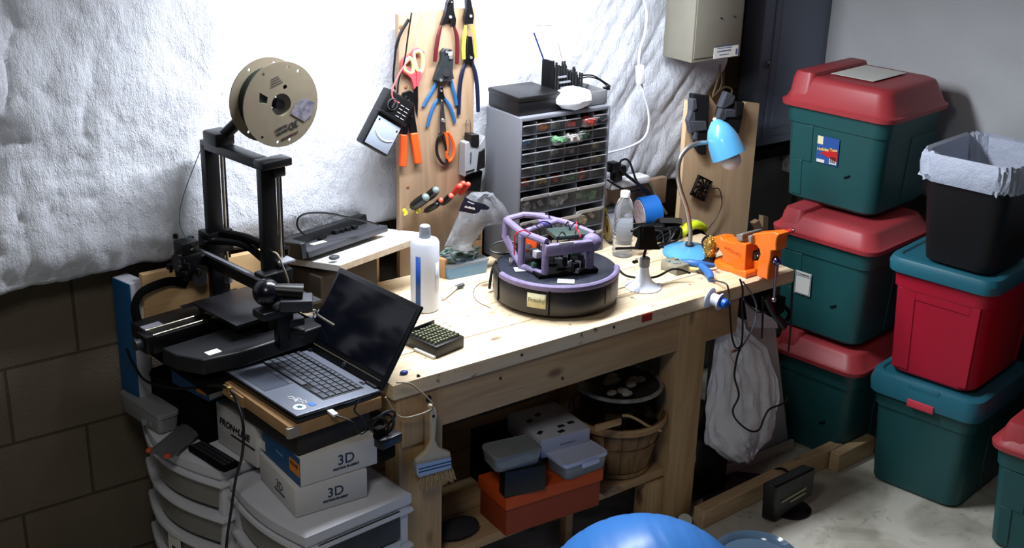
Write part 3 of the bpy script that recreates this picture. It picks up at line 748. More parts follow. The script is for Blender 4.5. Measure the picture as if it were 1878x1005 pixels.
# ---------------------------------------------------------------- 3d printer
pr = thing('printer', 'black desktop 3D printer with a tall gantry at the left of the bench', '3D printer', (1.230, 2.561, .745), math.radians(8))
PM = Matrix.Translation((1.230, 2.561, .745)) @ Matrix.Rotation(math.radians(8), 4, 'Z')
PB = mat('printer_black', (7,7,9), .36); PG = mat('printer_deck', (26,27,31), .45); PGL = mat('printer_grey', (120,122,130), .4)
ROD = mat('polished_rod', (214,204,184), .2, 1)
# base trays
base = MB()
base.prism([(-.12,-.055,-.006),(.13,-.055,-.006),(.13,.085,-.006),(-.240,.085,-.006),(-.236,.03,-.006),(-.205,-.035,-.006)], (0,0,.040)); base.out('base_cover', PG, pr, bevel=.004)
MB().box((.0,.10,-.016), (.30,.24,.010), bev=.003).out('base_tray', PB, pr)
MB().box((-.04,.150,.024), (.40,.052,.045), bev=.004).out('bed_rail', PB, pr)
for yy in (.132, .168): MB().cyl((-.235,yy,.048), (.15,yy,.048), .0035).out('rail_rod', ROD, pr)
MB().box((-.03,.225,.016), (.38,.085,.040), bev=.004).out('rear_cover', PG, pr)
MB().box((-.242,.150,.028), (.03,.05,.045), bev=.004).out('belt_tensioner', PB, pr)
MB().cyl((-.256,.150,.028), (-.274,.150,.028), .013, n=16).out('tension_knob', DGRY, pr)
MB().box((-.195,.200,.0368), (.050,.040,.003)).out('grey_sticker', mat('sticker_grey', (150,150,164), .4), pr)
MB().box((-.165,-.015,.0348), (.034,.022,.0012)).out('warning_sticker', mat('sticker_white', (232,230,220), .5), pr)
for sx in (-.12,.10):
    for sy in (.0,.23): MB().cyl((sx,sy,-.030),(sx,sy,-.018),.014,n=14).out('foot', BLKM, pr)
# bed
MB().box((.03,.105,.054), (.21,.17,.012), bev=.002).out('bed_carriage', PB, pr)
MB().box((.038,.098,.069), (.246,.192,.006), bev=.001).out('heated_bed', PB, pr)
MB().box((.036,.098,.0735), (.250,.196,.002), bev=.0005).out('print_plate', mat('plate_grey', (46,46,52), .4, bump=(300,.1)), pr)
MB().box((-.105,.185,.0735), (.036,.018,.002)).out('plate_tab', PG, pr)
MB().cyl((.125,.03,.0745), (.125,.03,.088), .009, n=14).out('plate_clip', STEEL, pr)
for sx in (-.05,.13):
    for sy in (.03,.17): MB().cyl((sx,sy,.040),(sx,sy,.062),.010,n=12).out('bed_knob', BLKM, pr)
# gantry
GH = .470
for sy, nm in ((.011, 'upright'), (.250, 'upright')):
    u_ = MB().box((.020,sy,GH/2-.02), (.040,.022,GH), bev=.002).out(nm, PB, pr)
    MB().cyl((.052,sy,.02), (.052,sy,GH-.045), .004, n=12).out('guide_rod', ROD, pr)
    MB().cyl((.064,sy+.006,.02), (.064,sy+.006,GH-.045), .0028, n=10).out('lead_screw', DSTEEL, pr)
    MB().box((.052,sy,.030), (.050,.044,.044), bev=.004).out('z_motor', PB, pr)
MB().box((.020,.130,GH-.022), (.040,.262,.022), bev=.002).out('top_beam', PB, pr)
MB().box((.038,.008,GH-.020), (.082,.044,.020), bev=.004).out('end_bracket', PB, pr)
MB().box((.046,.006,GH-.042), (.034,.030,.024), bev=.004).out('bearing_block', PB, pr)
MB().box((.046,.250,GH-.030), (.040,.026,.020), bev=.004).out('bearing_block', PB, pr)
# x beam on the near side of the uprights, sagging towards the near end like the photo shows
ZB = .162
MB().box((-.018,.118,ZB), (.022,.300,.030), bev=.002).out('x_beam', PB, pr)
MB().box((-.018,.118,ZB+.0155), (.010,.290,.002)).out('belt_slot', PGL, pr)
MB().box((.022,.000,ZB), (.085,.046,.055), bev=.006).out('x_carriage', PB, pr)
MB().box((.056,.004,ZB+.040), (.044,.034,.008), bev=.002).out('rod_clamp', PGL, pr)
MB().sphere((.050,.000,ZB+.018), .014, 12).out('lead_nut', mat('blue_steel', (60,80,150), .3, .7), pr)
MB().box((.030,.262,ZB+.03), (.075,.050,.06), bev=.006).out('x_motor', PB, pr)
# print head
hx, hy, hz = -.055, .252, ZB-.012
MB().box((hx,hy,hz), (.060,.056,.070), bev=.008).out('print_head', PB, pr)
MB().box((hx-.005,hy,hz+.048), (.050,.046,.034), bev=.006).out('extruder', PB, pr)
MB().cyl((hx-.03,hy,hz+.010), (hx-.038,hy,hz+.010), .020, n=20).out('head_fan', DGRY, pr)
MB().cyl((hx+.005,hy-.028,hz-.030), (hx+.005,hy-.040,hz-.030), .018, n=20).out('part_fan', DGRY, pr)
MB().cyl((hx,hy,hz-.032), (hx,hy,hz-.056), .008, .003, n=14).out('nozzle', mat('brass', (196,160,96), .35, .8), pr)
b = MB()
for i in range(16): 
    b.box((hx+random.uniform(-.045,.05), hy+random.uniform(-.045,.05), hz+random.uniform(-.02,.07)), [random.uniform(.008,.022) for _ in range(3)], rot=random.uniform(0,3), bev=.001)
b.out('head_fittings', PB, pr)
b = MB()
for i in range(9): b.box((hx+random.uniform(-.05,.06), hy+random.uniform(-.05,.0), hz+random.uniform(.0,.065)), (.008,.003,.004), rot=random.uniform(0,3))
b.out('head_screws', STEEL, pr)
MB().cyl((.012,.185,.105), (.012,.185,.128), .010, n=16).out('bed_probe', PGL, pr)
# ribbons and wiring
def pl_(x, y, z): return Vector((x, y, z))
MB().tube([pl_(-.06,.262,.095), pl_(-.11,.262,.115), pl_(-.18,.262,.108), pl_(-.205,.262,.08), pl_(-.205,.262,.05), pl_(-.20,.262,.02)], .012, 10, flat=((0,1,0), .22)).out('ribbon_cable', BLKM, pr)
MB().tube([pl_(.0,.25,.20), pl_(.05,.17,.20), pl_(.07,.10,.17), pl_(.08,.04,.155), pl_(.09,.03,.06)], .011, 10, flat=((0,0,1), .8)).out('wiring_sleeve', BLKM, pr)
MB().tube([pl_(.03,.25,.215), pl_(.06,.17,.215), pl_(.08,.10,.205), pl_(.11,.06,.20)], .011, 10).out('wiring_sleeve', BLKM, pr)
MB().tube([pl_(.03,.03,.225), pl_(.02,-.02,.235), pl_(.03,-.03,.20), pl_(.04,-.03,.17), pl_(.05,-.02,.14)], .0024, 8).out('wire', mat('wire_tan', (150,140,120), .5), pr)
MB().tube([pl_(-.02,.22,GH-.02), pl_(-.06,.25,.33), pl_(-.07,.26,.26), pl_(hx,hy,hz+.06)], .0011, 6).out('filament_strand', mat('strand_green', (60,96,80), .4), pr)
# small electronics near the base on the bench side
bb = MB()
for i in range(14): bb.box((.17+random.uniform(-.03,.03), -.02+random.uniform(-.05,.06), .014+random.uniform(0,.016)), (random.uniform(.008,.02), random.uniform(.006,.018), .008), rot=random.uniform(0,3), bev=.001)
bb.out('circuit_parts', PGL, pr)
MB().box((.170,-.02,.004), (.075,.10,.014), bev=.002).out('circuit_tray', PG, pr)
MB().box((.215,.02,.03), (.03,.03,.03), bev=.004).out('blue_module', mat('module_blue', (60,120,160), .5), pr)
# spool arm
ca, sa = None, None
A0 = pl_(.020,.205,GH-.005)
sc_ = PM.inverted() @ at(516, 192, y=2.585)
ax0, ax1 = pl_(sc_.x,sc_.y+.01,sc_.z), pl_(sc_.x,sc_.y+.085,sc_.z)
MB().box(A0+pl_(0,0,.008), (.055,.06,.034), bev=.006).out('arm_clamp', PB, pr)
arm_end = pl_(sc_.x,sc_.y+.075,sc_.z)
MB().tube([A0, arm_end], .017, 10, smoothpath=False, flat=((0,1,0), .5)).out('spool_arm', PB, pr)
MB().cyl(pl_(sc_.x,sc_.y+.004,sc_.z), arm_end, .012, n=18).out('spool_axle', PB, pr)
# webcam on its stand in front of the gantry
wc_p = at(489, 536, x=1.19)
wc = thing('webcam', 'round black webcam on a small bracket in front of the printer bed', 'webcam', tuple(wc_p))
MB().sphere((0,0,0), .033, 24).out('camera_ball', mat('webcam_gloss', (14,15,24), .22, spec=.7), wc)
MB().cyl((.012,-.014,.008), (.070,-.045,.0), .016, .020, n=16).out('camera_arm', PB, wc)
MB().box((.055,-.040,-.024), (.075,.055,.028), rot=-.5, bev=.004).out('bracket', DGRY, wc)
MB().box((.008,-.010,-.046), (.080,.050,.020), rot=.1, bev=.004).out('clip_plate', PG, wc)
MB().box((.035,-.010,-.095), (.038,.034,.100), bev=.004).out('stand', PB, wc)
MB().box((.060,-.014,-.080), (.040,.036,.020), bev=.003).out('stand_block', PG, wc)
MB().box((.060,-.014,-.110), (.040,.036,.020), bev=.003).out('stand_block', PG, wc)
MB().tube([(.020,-.020,.004),(.03,-.034,-.022),(.06,-.066,-.040),(.085,-.07,-.040),(.10,-.06,-.06),(.13,-.08,-.085)], .0028, 8).out('camera_cord', mat('cord_grey', (120,116,104), .4), wc)
# spool
sp = thing('filament_spool', 'grey cardboard filament spool on the printer arm with upside down print', 'spool', tuple(at(516, 192, y=2.585)), math.radians(5))
SP = mat('spool_card', (108,99,82), .7, var=(40,.08)); DK = mat('spool_inside', (24,24,26), .7)
RY = Matrix.Rotation(PI/2, 4, 'X')          # lathe z -> -y
R0 = .100
for yy in (0, .060):
    # flange with a hub hole and round finger holes
    bm = bmesh.new(); n_ = 72
    holes = [(0, 0, .026)] + [(.088*math.cos(a), .088*math.sin(a), .0038) for a in (1.32, .98, -1.35, -1.72, 4.05, 2.1)] + [(.012, .040, .0055)]
    # disc built as polygons around holes via boolean-free triangulation
    edges = []
    def loop(cx_, cz_, r_, k):
        vs = [bm.verts.new((cx_+r_*math.cos(2*PI*i/k), 0, cz_+r_*math.sin(2*PI*i/k))) for i in range(k)]
        return [bm.edges.new((vs[i], vs[(i+1) % k])) for i in range(k)]
    edges += loop(0, 0, R0, n_)
    for hx_, hz_, hr in holes: edges += loop(hx_, hz_, hr, 36 if hr > .02 else 12)
    if yy == 0:
        win = [Vector((-.062+.004*math.cos(0), 0, .012)), Vector((-.038, 0, .008)), Vector((-.035, 0, .022)), Vector((-.056, 0, .036))]
        vs = [bm.verts.new(p) for p in win]; edges += [bm.edges.new((vs[i], vs[(i+1) % 4])) for i in range(4)]
    bmesh.ops.triangle_fill(bm, use_beauty=True, use_dissolve=False, edges=edges)
    g = bmesh.ops.extrude_face_region(bm, geom=bm.faces[:]); 
    for v in [e for e in g['geom'] if isinstance(e, bmesh.types.BMVert)]: v.co.y += .003
    bmesh.ops.recalc_face_normals(bm, faces=bm.faces[:])
    for v in bm.verts: v.co.y += yy
    me = bpy.data.meshes.new('flange'); bm.to_mesh(me); bm.free(); me.materials.append(SP)
    o = bpy.data.objects.new('flange', me); C.objects.link(o); o.parent = sp
MB().lathe([(.027,-.003),(.027,-.060),(.040,-.060),(.040,-.003)], n=40, R=RY).out('spool_core', SP, sp)
MB().lathe([(.041,-.0035),(.078,-.0035),(.078,-.0595),(.041,-.0595)], n=48, R=RY).out('wound_filament', mat('filament_dark', (20,34,30), .5, bump=(400,.3)), sp)
rot = Matrix.Rotation(math.radians(196), 4, 'Z')
FM = frame((0, -.0009, 0), (1,0,0), (0,0,1)) @ rot
text('3D', 'spool_print', sp, FM @ Matrix.Translation((-.014, .058, 0)), .022, INK, bold=.0006)
text('PRINTER', 'spool_word', sp, FM @ Matrix.Translation((.018, .061, 0)), .0085, INK, bold=.0003)
text('FILAMENT', 'spool_word', sp, FM @ Matrix.Translation((.018, .051, 0)), .0075, INK, bold=.0003)
scribble('spool_script', sp, FM @ Matrix.Translation((.002, .079, 0)), .046, .008, mat('script_plum', (50,20,34), .6), 7)
b = MB(FM)
for k in range(4): b.box((-.004, -.050-.0055*k, 0), (.034-.004*k, .0009, .0006))
b.out('spool_fine_print', INK, sp)
MB(frame((.052, -.0009, -.022), (1,0,0), (0,0,1)) @ Matrix.Rotation(-.5, 4, 'Z')).prism([(-.024,-.016,0),(.02,-.02,0),(.032,.0,0),(.026,.032,0),(-.006,.03,0),(-.022,.012,0)], (0,0,.0004)).out('worn_label', mat('worn_blue', (112,108,118), .6, var=(70,.75,(52,54,74))), sp)
# ---------------------------------------------------------------- tools hanging on the tall board
YF = YB-.004
def Z6(y=YF): return lambda x, v: at(640+x/3.047, v/3.047, y=y)
def hang(name, label, cat, u, v, group=None, y=YF): return thing(name, label, cat, tuple(at(640+u/3.047, v/3.047, y=y)), 0, group)
def strand(t, name, pts, r, m, y=YF, flat=None, n=10):
    q = Z6(y); return inv(t).tube([q(*p) for p in pts], r, n, flat=flat).out(name, m, t)
def plate(t, name, pts, th, m, y=YF, bevel=.001):
    q = Z6(y-th); return inv(t).prism([q(*p) for p in pts], (0, th, 0)).out(name, m, t, bevel=bevel)
FL = ((0,1,0), .7)
MAR = mat('grip_maroon', (72,16,24), .4); YEL = mat('grip_yellow', (206,180,56), .4); NAV = mat('grip_navy', (13,20,46), .4)
BLU = mat('grip_blue', (30,80,128), .4); ORA = mat('grip_orange', (214,78,26), .42); PNK = mat('scissor_pink', (206,66,74), .4); LIM = mat('scissor_lime', (186,190,120), .45)
# long maroon pliers
t = hang('pliers', 'long nose pliers with maroon handles at the top of the tool board', 'pliers', 570, 60)
strand(t, 'handle', [(515,145),(500,200),(488,270),(480,345)], [.004,.0062,.0065,.0055], MAR, flat=FL, y=YF-.006)
strand(t, 'handle', [(585,145),(602,200),(606,270),(604,358)], [.004,.0062,.0065,.0055], MAR, flat=FL, y=YF-.006)
plate(t, 'jaws', [(548,20),(556,0),(574,-12),(586,2),(588,60),(600,110),(596,150),(578,150),(566,110),(532,140),(518,138),(538,80)], .010, DSTEEL)
inv(t).cyl(Z6(YF-.008)(568,95), Z6(YF-.014)(568,95), .0042, n=14).out('pivot', STEEL, t)
inv(t).cyl(Z6(YF+.006)(575,12), Z6(YF-.022)(575,12), .002, n=10).out('hook', STEEL, t)
# yellow wire stripper with long nose
t = hang('crimping_pliers', 'crimping pliers with yellow handles at the top right of the board', 'pliers', 675, 60)
strand(t, 'handle', [(652,140),(646,200),(640,270),(642,330)], [.004,.006,.006,.005], YEL, flat=FL, y=YF-.008)
strand(t, 'handle', [(688,140),(702,200),(706,270),(708,325)], [.0035,.0045,.0045,.004], YEL, flat=FL, y=YF-.008)
plate(t, 'jaws', [(655,-20),(678,-25),(694,60),(700,90),(694,135),(650,135),(646,100),(658,50)], .010, DSTEEL, y=YF-.004)
inv(t).cyl(Z6(YF-.012)(682,90), Z6(YF-.018)(682,90), .004, n=14).out('pivot', STEEL, t)
# navy pliers
t = hang('long_pliers', 'large pliers with long navy handles hanging under the yellow pliers', 'pliers', 680, 210)
strand(t, 'handle', [(658,340),(634,400),(618,500),(613,640)], [.004,.0065,.0065,.0058], NAV, flat=FL)
strand(t, 'handle', [(684,340),(706,410),(718,510),(722,625)], [.004,.0065,.0065,.0058], NAV, flat=FL)
plate(t, 'jaws', [(664,200),(688,205),(696,290),(704,320),(690,350),(650,350),(660,300)], .009, DSTEEL)
inv(t).cyl(Z6(YF-.009)(684,322), Z6(YF-.014)(684,322), .0038, n=12).out('pivot', STEEL, t)
# wire stripper, blue
t = hang('wire_stripper', 'automatic wire stripper with dark head and blue handles, mid board', 'wire stripper', 545, 290)
strand(t, 'handle', [(492,450),(470,500),(440,550),(416,598)], [.0045,.006,.006,.005], BLU, flat=FL)
strand(t, 'handle', [(570,450),(582,500),(594,545),(600,588)], [.0045,.0055,.0055,.005], BLU, flat=FL)
plate(t, 'head', [(520,290),(535,272),(575,276),(584,330),(580,400),(588,440),(560,452),(520,458),(478,448),(498,390),(520,330)], .012, mat('head_grey', (58,62,66), .35, .6))
for x, v, r_ in ((545,408,.010), (515,448,.004), (570,320,.005), (548,290,.004)): inv(t).cyl(Z6(YF-.011)(x, v), Z6(YF-.017)(x, v), r_, n=16).out('bolt', STEEL if r_ < .009 else DSTEEL, t)
inv(t).box(Z6(YF-.013)(566, 300), (.012,.003,.010), bev=.001).out('white_tip', WHT, t)
# small blue pliers
t = hang('small_pliers', 'small pliers with light blue handles below the wire stripper', 'pliers', 516, 490)
strand(t, 'handle', [(506,545),(480,580),(456,640),(438,708)], [.0035,.0055,.0055,.0048], BLU, flat=FL)
strand(t, 'handle', [(532,545),(560,590),(580,640),(592,685)], [.0035,.0055,.0055,.0048], BLU, flat=FL)
plate(t, 'jaws', [(508,485),(526,485),(530,520),(538,548),(520,556),(500,548),(504,520)], .008, DSTEEL)
inv(t).cyl(Z6(YF-.008)(517,508), Z6(YF-.013)(517,508), .003, n=12).out('pivot', STEEL, t)
# snips with orange and black loops
t = hang('snips', 'snips with one black and one orange loop handle at the middle of the board', 'scissors', 525, 600)
plate(t, 'blade', [(516,560),(528,562),(540,680),(545,740),(520,740),(505,745),(508,650)], .006, STEEL)
inv(t).cyl(Z6(YF-.006)(532,675), Z6(YF-.012)(532,675), .0045, n=14).out('pivot', STEEL, t)
def loop_(t, name, pts, r, m, y=YF-.004): 
    q = Z6(y); p = [q(*k) for k in pts]; return inv(t).tube(p+[p[0]], r, 8).out(name, m, t)
loop_(t, 'handle', [(522,748),(500,770),(490,820),(496,870),(524,912),(545,905),(548,860),(536,800)], .0042, BLK)
loop_(t, 'handle', [(540,742),(548,800),(546,860),(556,900),(578,880),(588,830),(576,780),(556,745)], .0046, ORA)
# red scissors
t = hang('scissors', 'scissors with red and cream finger loops hanging by a pink cord', 'scissors', 380, 290)
plate(t, 'blade', [(366,470),(386,468),(388,560),(384,660),(376,630),(364,540)], .004, DSTEEL)
plate(t, 'shank', [(356,400),(372,400),(380,480),(366,500),(350,440),(310,400),(325,395)], .008, PNK, y=YF-.004)
plate(t, 'shank', [(388,395),(406,400),(402,440),(390,480),(378,485),(380,430)], .008, PNK, y=YF-.006)
loop_(t, 'finger_loop', [(335,322),(312,340),(308,380),(330,404),(354,402),(360,370),(352,338)], .0052, LIM, y=YF-.008)
loop_(t, 'finger_loop', [(378,284),(360,300),(368,350),(384,396),(404,398),(414,350),(408,305),(394,286)], .0052, LIM, y=YF-.008)
loop_(t, 'loop_rim', [(330,312),(300,335),(298,385),(325,412),(345,400),(310,370),(315,335)], .0040, PNK, y=YF-.007)
loop_(t, 'loop_rim', [(380,274),(352,295),(360,350),(380,400),(372,350),(366,305),(384,282),(412,296),(410,290)], .0040, PNK, y=YF-.007)
strand(t, 'pink_cord', [(375,300),(372,250),(392,150),(418,70),(424,40)], .0014, mat('pink_cord', (236,130,130), .6), y=YF-.003)
# orange wire strippers
t = hang('crimping_tool', 'flat crimping tool with orange handles behind the meter', 'crimping tool', 340, 540)
plate(t, 'handle', [(292,752),(328,756),(324,935),(286,932)], .011, ORA, bevel=.003)
plate(t, 'handle', [(348,748),(388,742),(410,905),(404,918),(372,918)], .011, ORA, bevel=.003)
plate(t, 'jaws', [(300,520),(340,505),(362,520),(368,640),(384,742),(346,748),(338,690),(328,750),(300,752),(300,640)], .006, mat('tool_black', (24,24,26), .35, .6))
for x, v in ((318,540),(335,560),(348,600),(352,650),(314,700)): inv(t).cyl(Z6(YF-.006)(x, v), Z6(YF-.009)(x, v), .0032, n=10).out('rivet', DSTEEL, t)
# multimeter: a slab tilted on its strap in front of the board's left edge
t = hang('multimeter', 'black analog multimeter with a needle scale hanging tilted at the board edge', 'multimeter', 230, 690, y=YF-.03)
QM = Z6(YF-.040)
O_ = QM(222, 690); ux = (QM(318, 740)-QM(150, 640)).normalized(); uz = (QM(290, 535)-QM(165, 850)); uz = (uz-ux*uz.dot(ux)).normalized()
FR = frame(O_, ux, uz); W_M = _W[t.name].inverted() @ FR @ Matrix.Scale(1.27, 4)
hw, hh = .036, .063
MB(W_M).box((0,0,-.014), (2*hw, 2*hh, .028), bev=.004).out('meter_body', BLK, t)
MB(W_M).box((.0,.014,-.004), (2*hw+.004, .006, .022), bev=.002).out('case_ridge', BLK, t)
MB(W_M).box((0,-.027,.0006), (2*hw-.008, .062, .002), bev=.0008).out('scale_glass', mat('scale_plate', (150,160,176), .2), t)
b = MB(W_M); b.tube([(.004+.036*math.cos(math.radians(a)), .000+.036*math.sin(math.radians(a)), .0022) for a in range(222, 312, 8)], .0011, 6); b.out('scale_arc', WHT, t)
MB(W_M).torus((-.014,.038,.001), .0115, .0016, n=24).out('dial_ring', DGRY, t)
MB(W_M).cyl((-.014,.038,0), (-.014,.038,.004), .008, n=20).out('selector_dial', BLK, t)
MB(W_M).box((-.014,.038,.005), (.0025,.015,.003)).out('dial_pointer', DGRY, t)
b = MB(W_M)
for i in range(2):
    for j in range(4): b.box((.010+.014*i, .022+.008*j, .0006), (.009,.0012,.001))
b.out('range_marks', mat('mark_white', (190,190,190), .5), t)
for x, y_ in ((-.026,-.002),(.026,-.006),(-.020,.022)): MB(W_M).cyl((x,y_,0),(x,y_,.002),.0022,n=10).out('screw', DSTEEL, t)
strand(t, 'black_lead', [(258,500),(248,440),(256,330),(266,250),(290,180),(330,110)], [.0025,.003,.003,.0035,.004,.003], BLK, y=YF-.02)
strand(t, 'probe', [(262,270),(286,190),(334,108)], .0045, BLK, y=YF-.016)
strand(t, 'red_lead', [(280,575),(248,556),(240,510),(262,450),(300,380),(340,330)], .0022, mat('lead_red', (214,92,92), .5), y=YF-.04)
strand(t, 'black_lead', [(270,520),(280,440),(310,340),(330,200),(350,70)], .0022, BLK, y=YF-.012)
# grey plastic gun hanging on a wire hook at the right edge
def Zb(y=YF): return lambda x, v: at(730+x/3.352, 200+v/3.352, y=y)
t = thing('caulk_gun', 'grey and black handheld tool hanging on a wire hook beside the drawer cabinet', 'hand tool', tuple(Zb()(470, 300)))
def bp(t, name, pts, th, m, y=YF, bevel=.002):
    q = Zb(y-th); return inv(t).prism([q(*p) for p in pts], (0, th, 0)).out(name, m, t, bevel=bevel)
GT = mat('tool_grey', (128,130,134), .45)
bp(t, 'tool_body', [(416,210),(440,200),(450,228),(490,235),(536,165),(540,240),(500,300),(494,382),(408,418)], .03, GT)
bp(t, 'black_grip', [(500,262),(536,240),(536,360),(486,380)], .033, BLK)
bp(t, 'black_cap', [(450,158),(500,158),(500,232),(450,226)], .034, BLK)
bp(t, 'lower_grip', [(440,410),(522,380),(505,510),(430,500)], .02, BLKM)
for k in range(2): bp(t, 'vent_mark', [(418,385+k*18),(470,368+k*18),(470,375+k*18),(418,392+k*18)], .0315, BLK, bevel=0)
scribble('tool_word', t, _W[t.name].inverted() @ frame(Zb(YF-.0314)(447, 300), Vector((.05,0,1)), Vector((-1,0,.05))), .030, .007, mat('tool_word_ink', (40,34,64), .5), 4)
q = Zb(YF-.004); inv(t).tube([q(420,205), q(416,100), q(424,66), q(440,70), q(446,110), q(446,200)], .0012, 6).out('wire_hook', STEEL, t)
# bent card behind it
# screwdrivers pushed through the board, handles pointing out to the left
def driver(label, x0, v0, x1, v1, r, m, tip, group):
    """x0,v0 outer end, x1,v1 where the shaft meets the board (zoomed pixels)"""
    a, c = Zb(YF-.005)(x1, v1), Zb(YF-.055)(x0, v0)
    t = thing('screwdriver', label, 'screwdriver', tuple(c), 0, group)
    d = (c-a); 
    inv(t).tube([c, c-d*.08, c-d*.45, c-d*.75, c-d*.88], [r*.9, r, r*1.02, r*.9, r*.5], 14, smoothpath=False).out('handle', m, t)
    inv(t).tube([c-d*.8, a, a+Vector((0,.0,0))-d*.0], .0028, 8, smoothpath=False).out('shaft', STEEL, t)
    inv(t).sphere(c, r*.82, 14).out('end_cap', tip, t)
    return t
RT = mat('driver_red', (206,44,34), .4); RC_ = mat('driver_coral', (238,96,78), .4); GTIP = mat('driver_tip', (110,124,122), .4)
driver('fat black screwdriver, lowest left of the row stuck in the tool board', 168, 545, 72, 614, .0145, BLK, GTIP, None)
driver('fat black screwdriver with grey cap, second from left in the tool board row', 232, 500, 156, 564, .0130, BLK, GTIP, None)
driver('slim black screwdriver just below the two fat black ones', 238, 588, 156, 634, .0090, BLK, BLK, None)
driver('black and red screwdriver with a coral cap, lowest of the five red ones', 263, 560, 215, 606, .0090, BLK, RC_, None)
driver('black and red screwdriver with a coral cap, second of the five red ones', 325, 534, 262, 590, .0096, BLK, RC_, None)
driver('red screwdriver with a coral cap, third of the five on the board', 381, 472, 332, 532, .0086, RT, RC_, None)
driver('red screwdriver with a coral cap, fourth of the five and slightly higher', 402, 456, 352, 516, .0082, RT, RC_, None)
driver('red screwdriver with a coral cap, rightmost and nearest the plastic bag', 432, 462, 372, 530, .0082, RT, RC_, None)
for i, (x, v) in enumerate(((50, 640), (128, 625))):
    p = Zb(YF-.02)(x, v); t = thing('yellow_driver', ('short yellow screwdriver stub at the left edge of the board', 'short yellow screwdriver stub just under the fat black screwdriver')[i], 'screwdriver', tuple(p))
    MB().cyl((0,0,0), (.006,.02,.002), .0055, n=12).out('handle', mat('driver_yellow', (214,206,30), .35), t); MB().cyl((.0,0,0), (-.008,-.004,-.003), .0035, n=10).out('end_cap', mat('driver_yellow', (214,206,30), .35), t)
# ---------------------------------------------------------------- things on the bench
# white shelf board on a dark support
L_c, N_c, R_c = at(520, 472, z=.854), at(623, 487, z=.885), at(752, 441, z=.885)
R_c = N_c + (R_c-N_c)*1.30; B_c = L_c + (R_c-N_c)*1.0
wbd = thing('shelf_board', 'white laminated board raised on a dark box between printer and bottle', 'board', tuple(N_c))
inv(wbd).prism([N_c, R_c, B_c, L_c], (0,0,-.017)).out('board', mat('board_white', (226,224,222), .35), wbd)
ux = (R_c-N_c).normalized(); uy = (L_c-N_c); uy = (uy-ux*uy.dot(ux)).normalized()
FB = frame(N_c, ux, uy)
inv(wbd).prism([N_c-uy*.0008, R_c-uy*.0008, R_c-uy*.0008+Vector((0,0,-.017)), N_c-uy*.0008+Vector((0,0,-.017))], tuple(uy*.002)).out('raw_edge', mat('chipboard_edge', (190,172,150), .8, var=(60,.25)), wbd)
sb = thing('support_box', 'dark box holding up the white shelf board beside the printer', 'box', (1.50, 2.715, BT), math.radians(12))
MB().box((.03, .035, .0525), (.20, .12, .105), bev=.004).out('box_body', mat('box_dark_brown', (52,42,34), .7), sb)
# black dock lying on the board
P0, P1 = at(560, 478, z=.886), at(716, 425, z=.886)
dk = thing('docking_tray', 'black plastic tray with a raised back lying on the white board', 'tray', tuple(P0), R=frame((0,0,0), (P1-P0), (P0*0+uy)).to_3x3())
dl = (P1-P0).length; TB = mat('tray_black', (16,17,20), .4); TD = mat('tray_deck', (50,51,56), .45)
MB().box((dl*.53, .050, .009), (dl*.94, .085, .018), bev=.003).out('tray_deck', TD, dk)
MB().box((dl*.5, .100, .020), (dl, .030, .046), bev=.004).out('raised_back', TB, dk)
MB().prism([(0,.012,0),(.020,.012,0),(.034,.09,0),(0,.112,0)], (0,0,.043)).out('raised_side', TB, dk, bevel=.003)
MB().box((dl*.30,.050,.0186), (.042,.022,.001), rot=-.2).out('white_label', PAPER, dk)
MB().box((dl*.42,.075,.020), (.034,.012,.006), rot=.35, bev=.001).out('black_latch', BLKM, dk)
for i in range(4): MB().box((dl*(.60+.06*i),0.078-.003*i,.024), (.020,.014,.010), rot=.5*i, bev=.002).out('plug_body', BLK, dk)
MB().box((.012,.11,.048), (.034,.016,.010), rot=.3, bev=.003).out('connector', BLKM, dk)
t = thing('cable', 'thin black cable looping up from the black tray against the blanket', 'cable', tuple(at(563, 432, y=2.72)))
inv(t).tube([at(u, v, y=2.73) for u, v in ((563,432),(552,425),(545,412),(549,398),(566,391),(600,391),(640,399),(676,407),(694,413))], .0028, 8).out('cord', BLK, t)
o = MB(); o.sphere((0,0,.006), .012, 12, (1.3,1,.55)); o = o.out('wheel_cap', DGRY); o.location = at(613, 476, z=.886); tag(o, 'small dark round cap on the near corner of the white board', 'cap')
# isopropyl bottle
bp_ = at(779, 566, z=BT); bt = thing('spray_bottle', 'tall white bottle with a blue stripe and a translucent cap', 'bottle', tuple(bp_))
hb = at(779, 437, y=bp_.y).z-BT; ht = at(779, 413, y=bp_.y).z-BT
BW_ = mat('bottle_white', (212,218,232), .3, trans=.08)
MB().lathe([(.001,0),(.034,.0),(.0375,.004),(.0378,hb*.55),(.0378,hb-.010),(.034,hb-.003),(.020,hb+.002),(.014,hb+.004),(.014,hb+.006),(.001,hb+.006)], n=40).out('bottle_body', BW_, bt)
MB().lathe([(.001,hb+.004),(.0150,hb+.004),(.0160,hb+.006),(.0140,ht-.002),(.012,ht),(.001,ht)], n=26).out('cap', mat('cap_grey', (150,156,166), .3, trans=.2), bt)
def wrap(t, r, a0, a1, z0, z1, m, name, n=14):
    b = MB(); lo = [Vector((r*math.cos(a0+(a1-a0)*i/n), r*math.sin(a0+(a1-a0)*i/n), z0)) for i in range(n+1)]; hi = [Vector((p.x, p.y, z1)) for p in lo]
    b.ring([lo, hi], close=False, cap=False); return b.out(name, m, t, solid=.0004)
va = math.atan2(-bp_.y, -bp_.x)      # the side turned to the room
wrap(bt, .0384, va-.66, va-.30, .0, hb*.80, mat('stripe_blue', (14,64,140), .4), 'blue_stripe')
lbl = wrap(bt, .0382, va+.80, va+1.25, hb*.30, hb*.70, mat('bottle_print', (176,186,204), .3, trans=.08), 'faded_print')
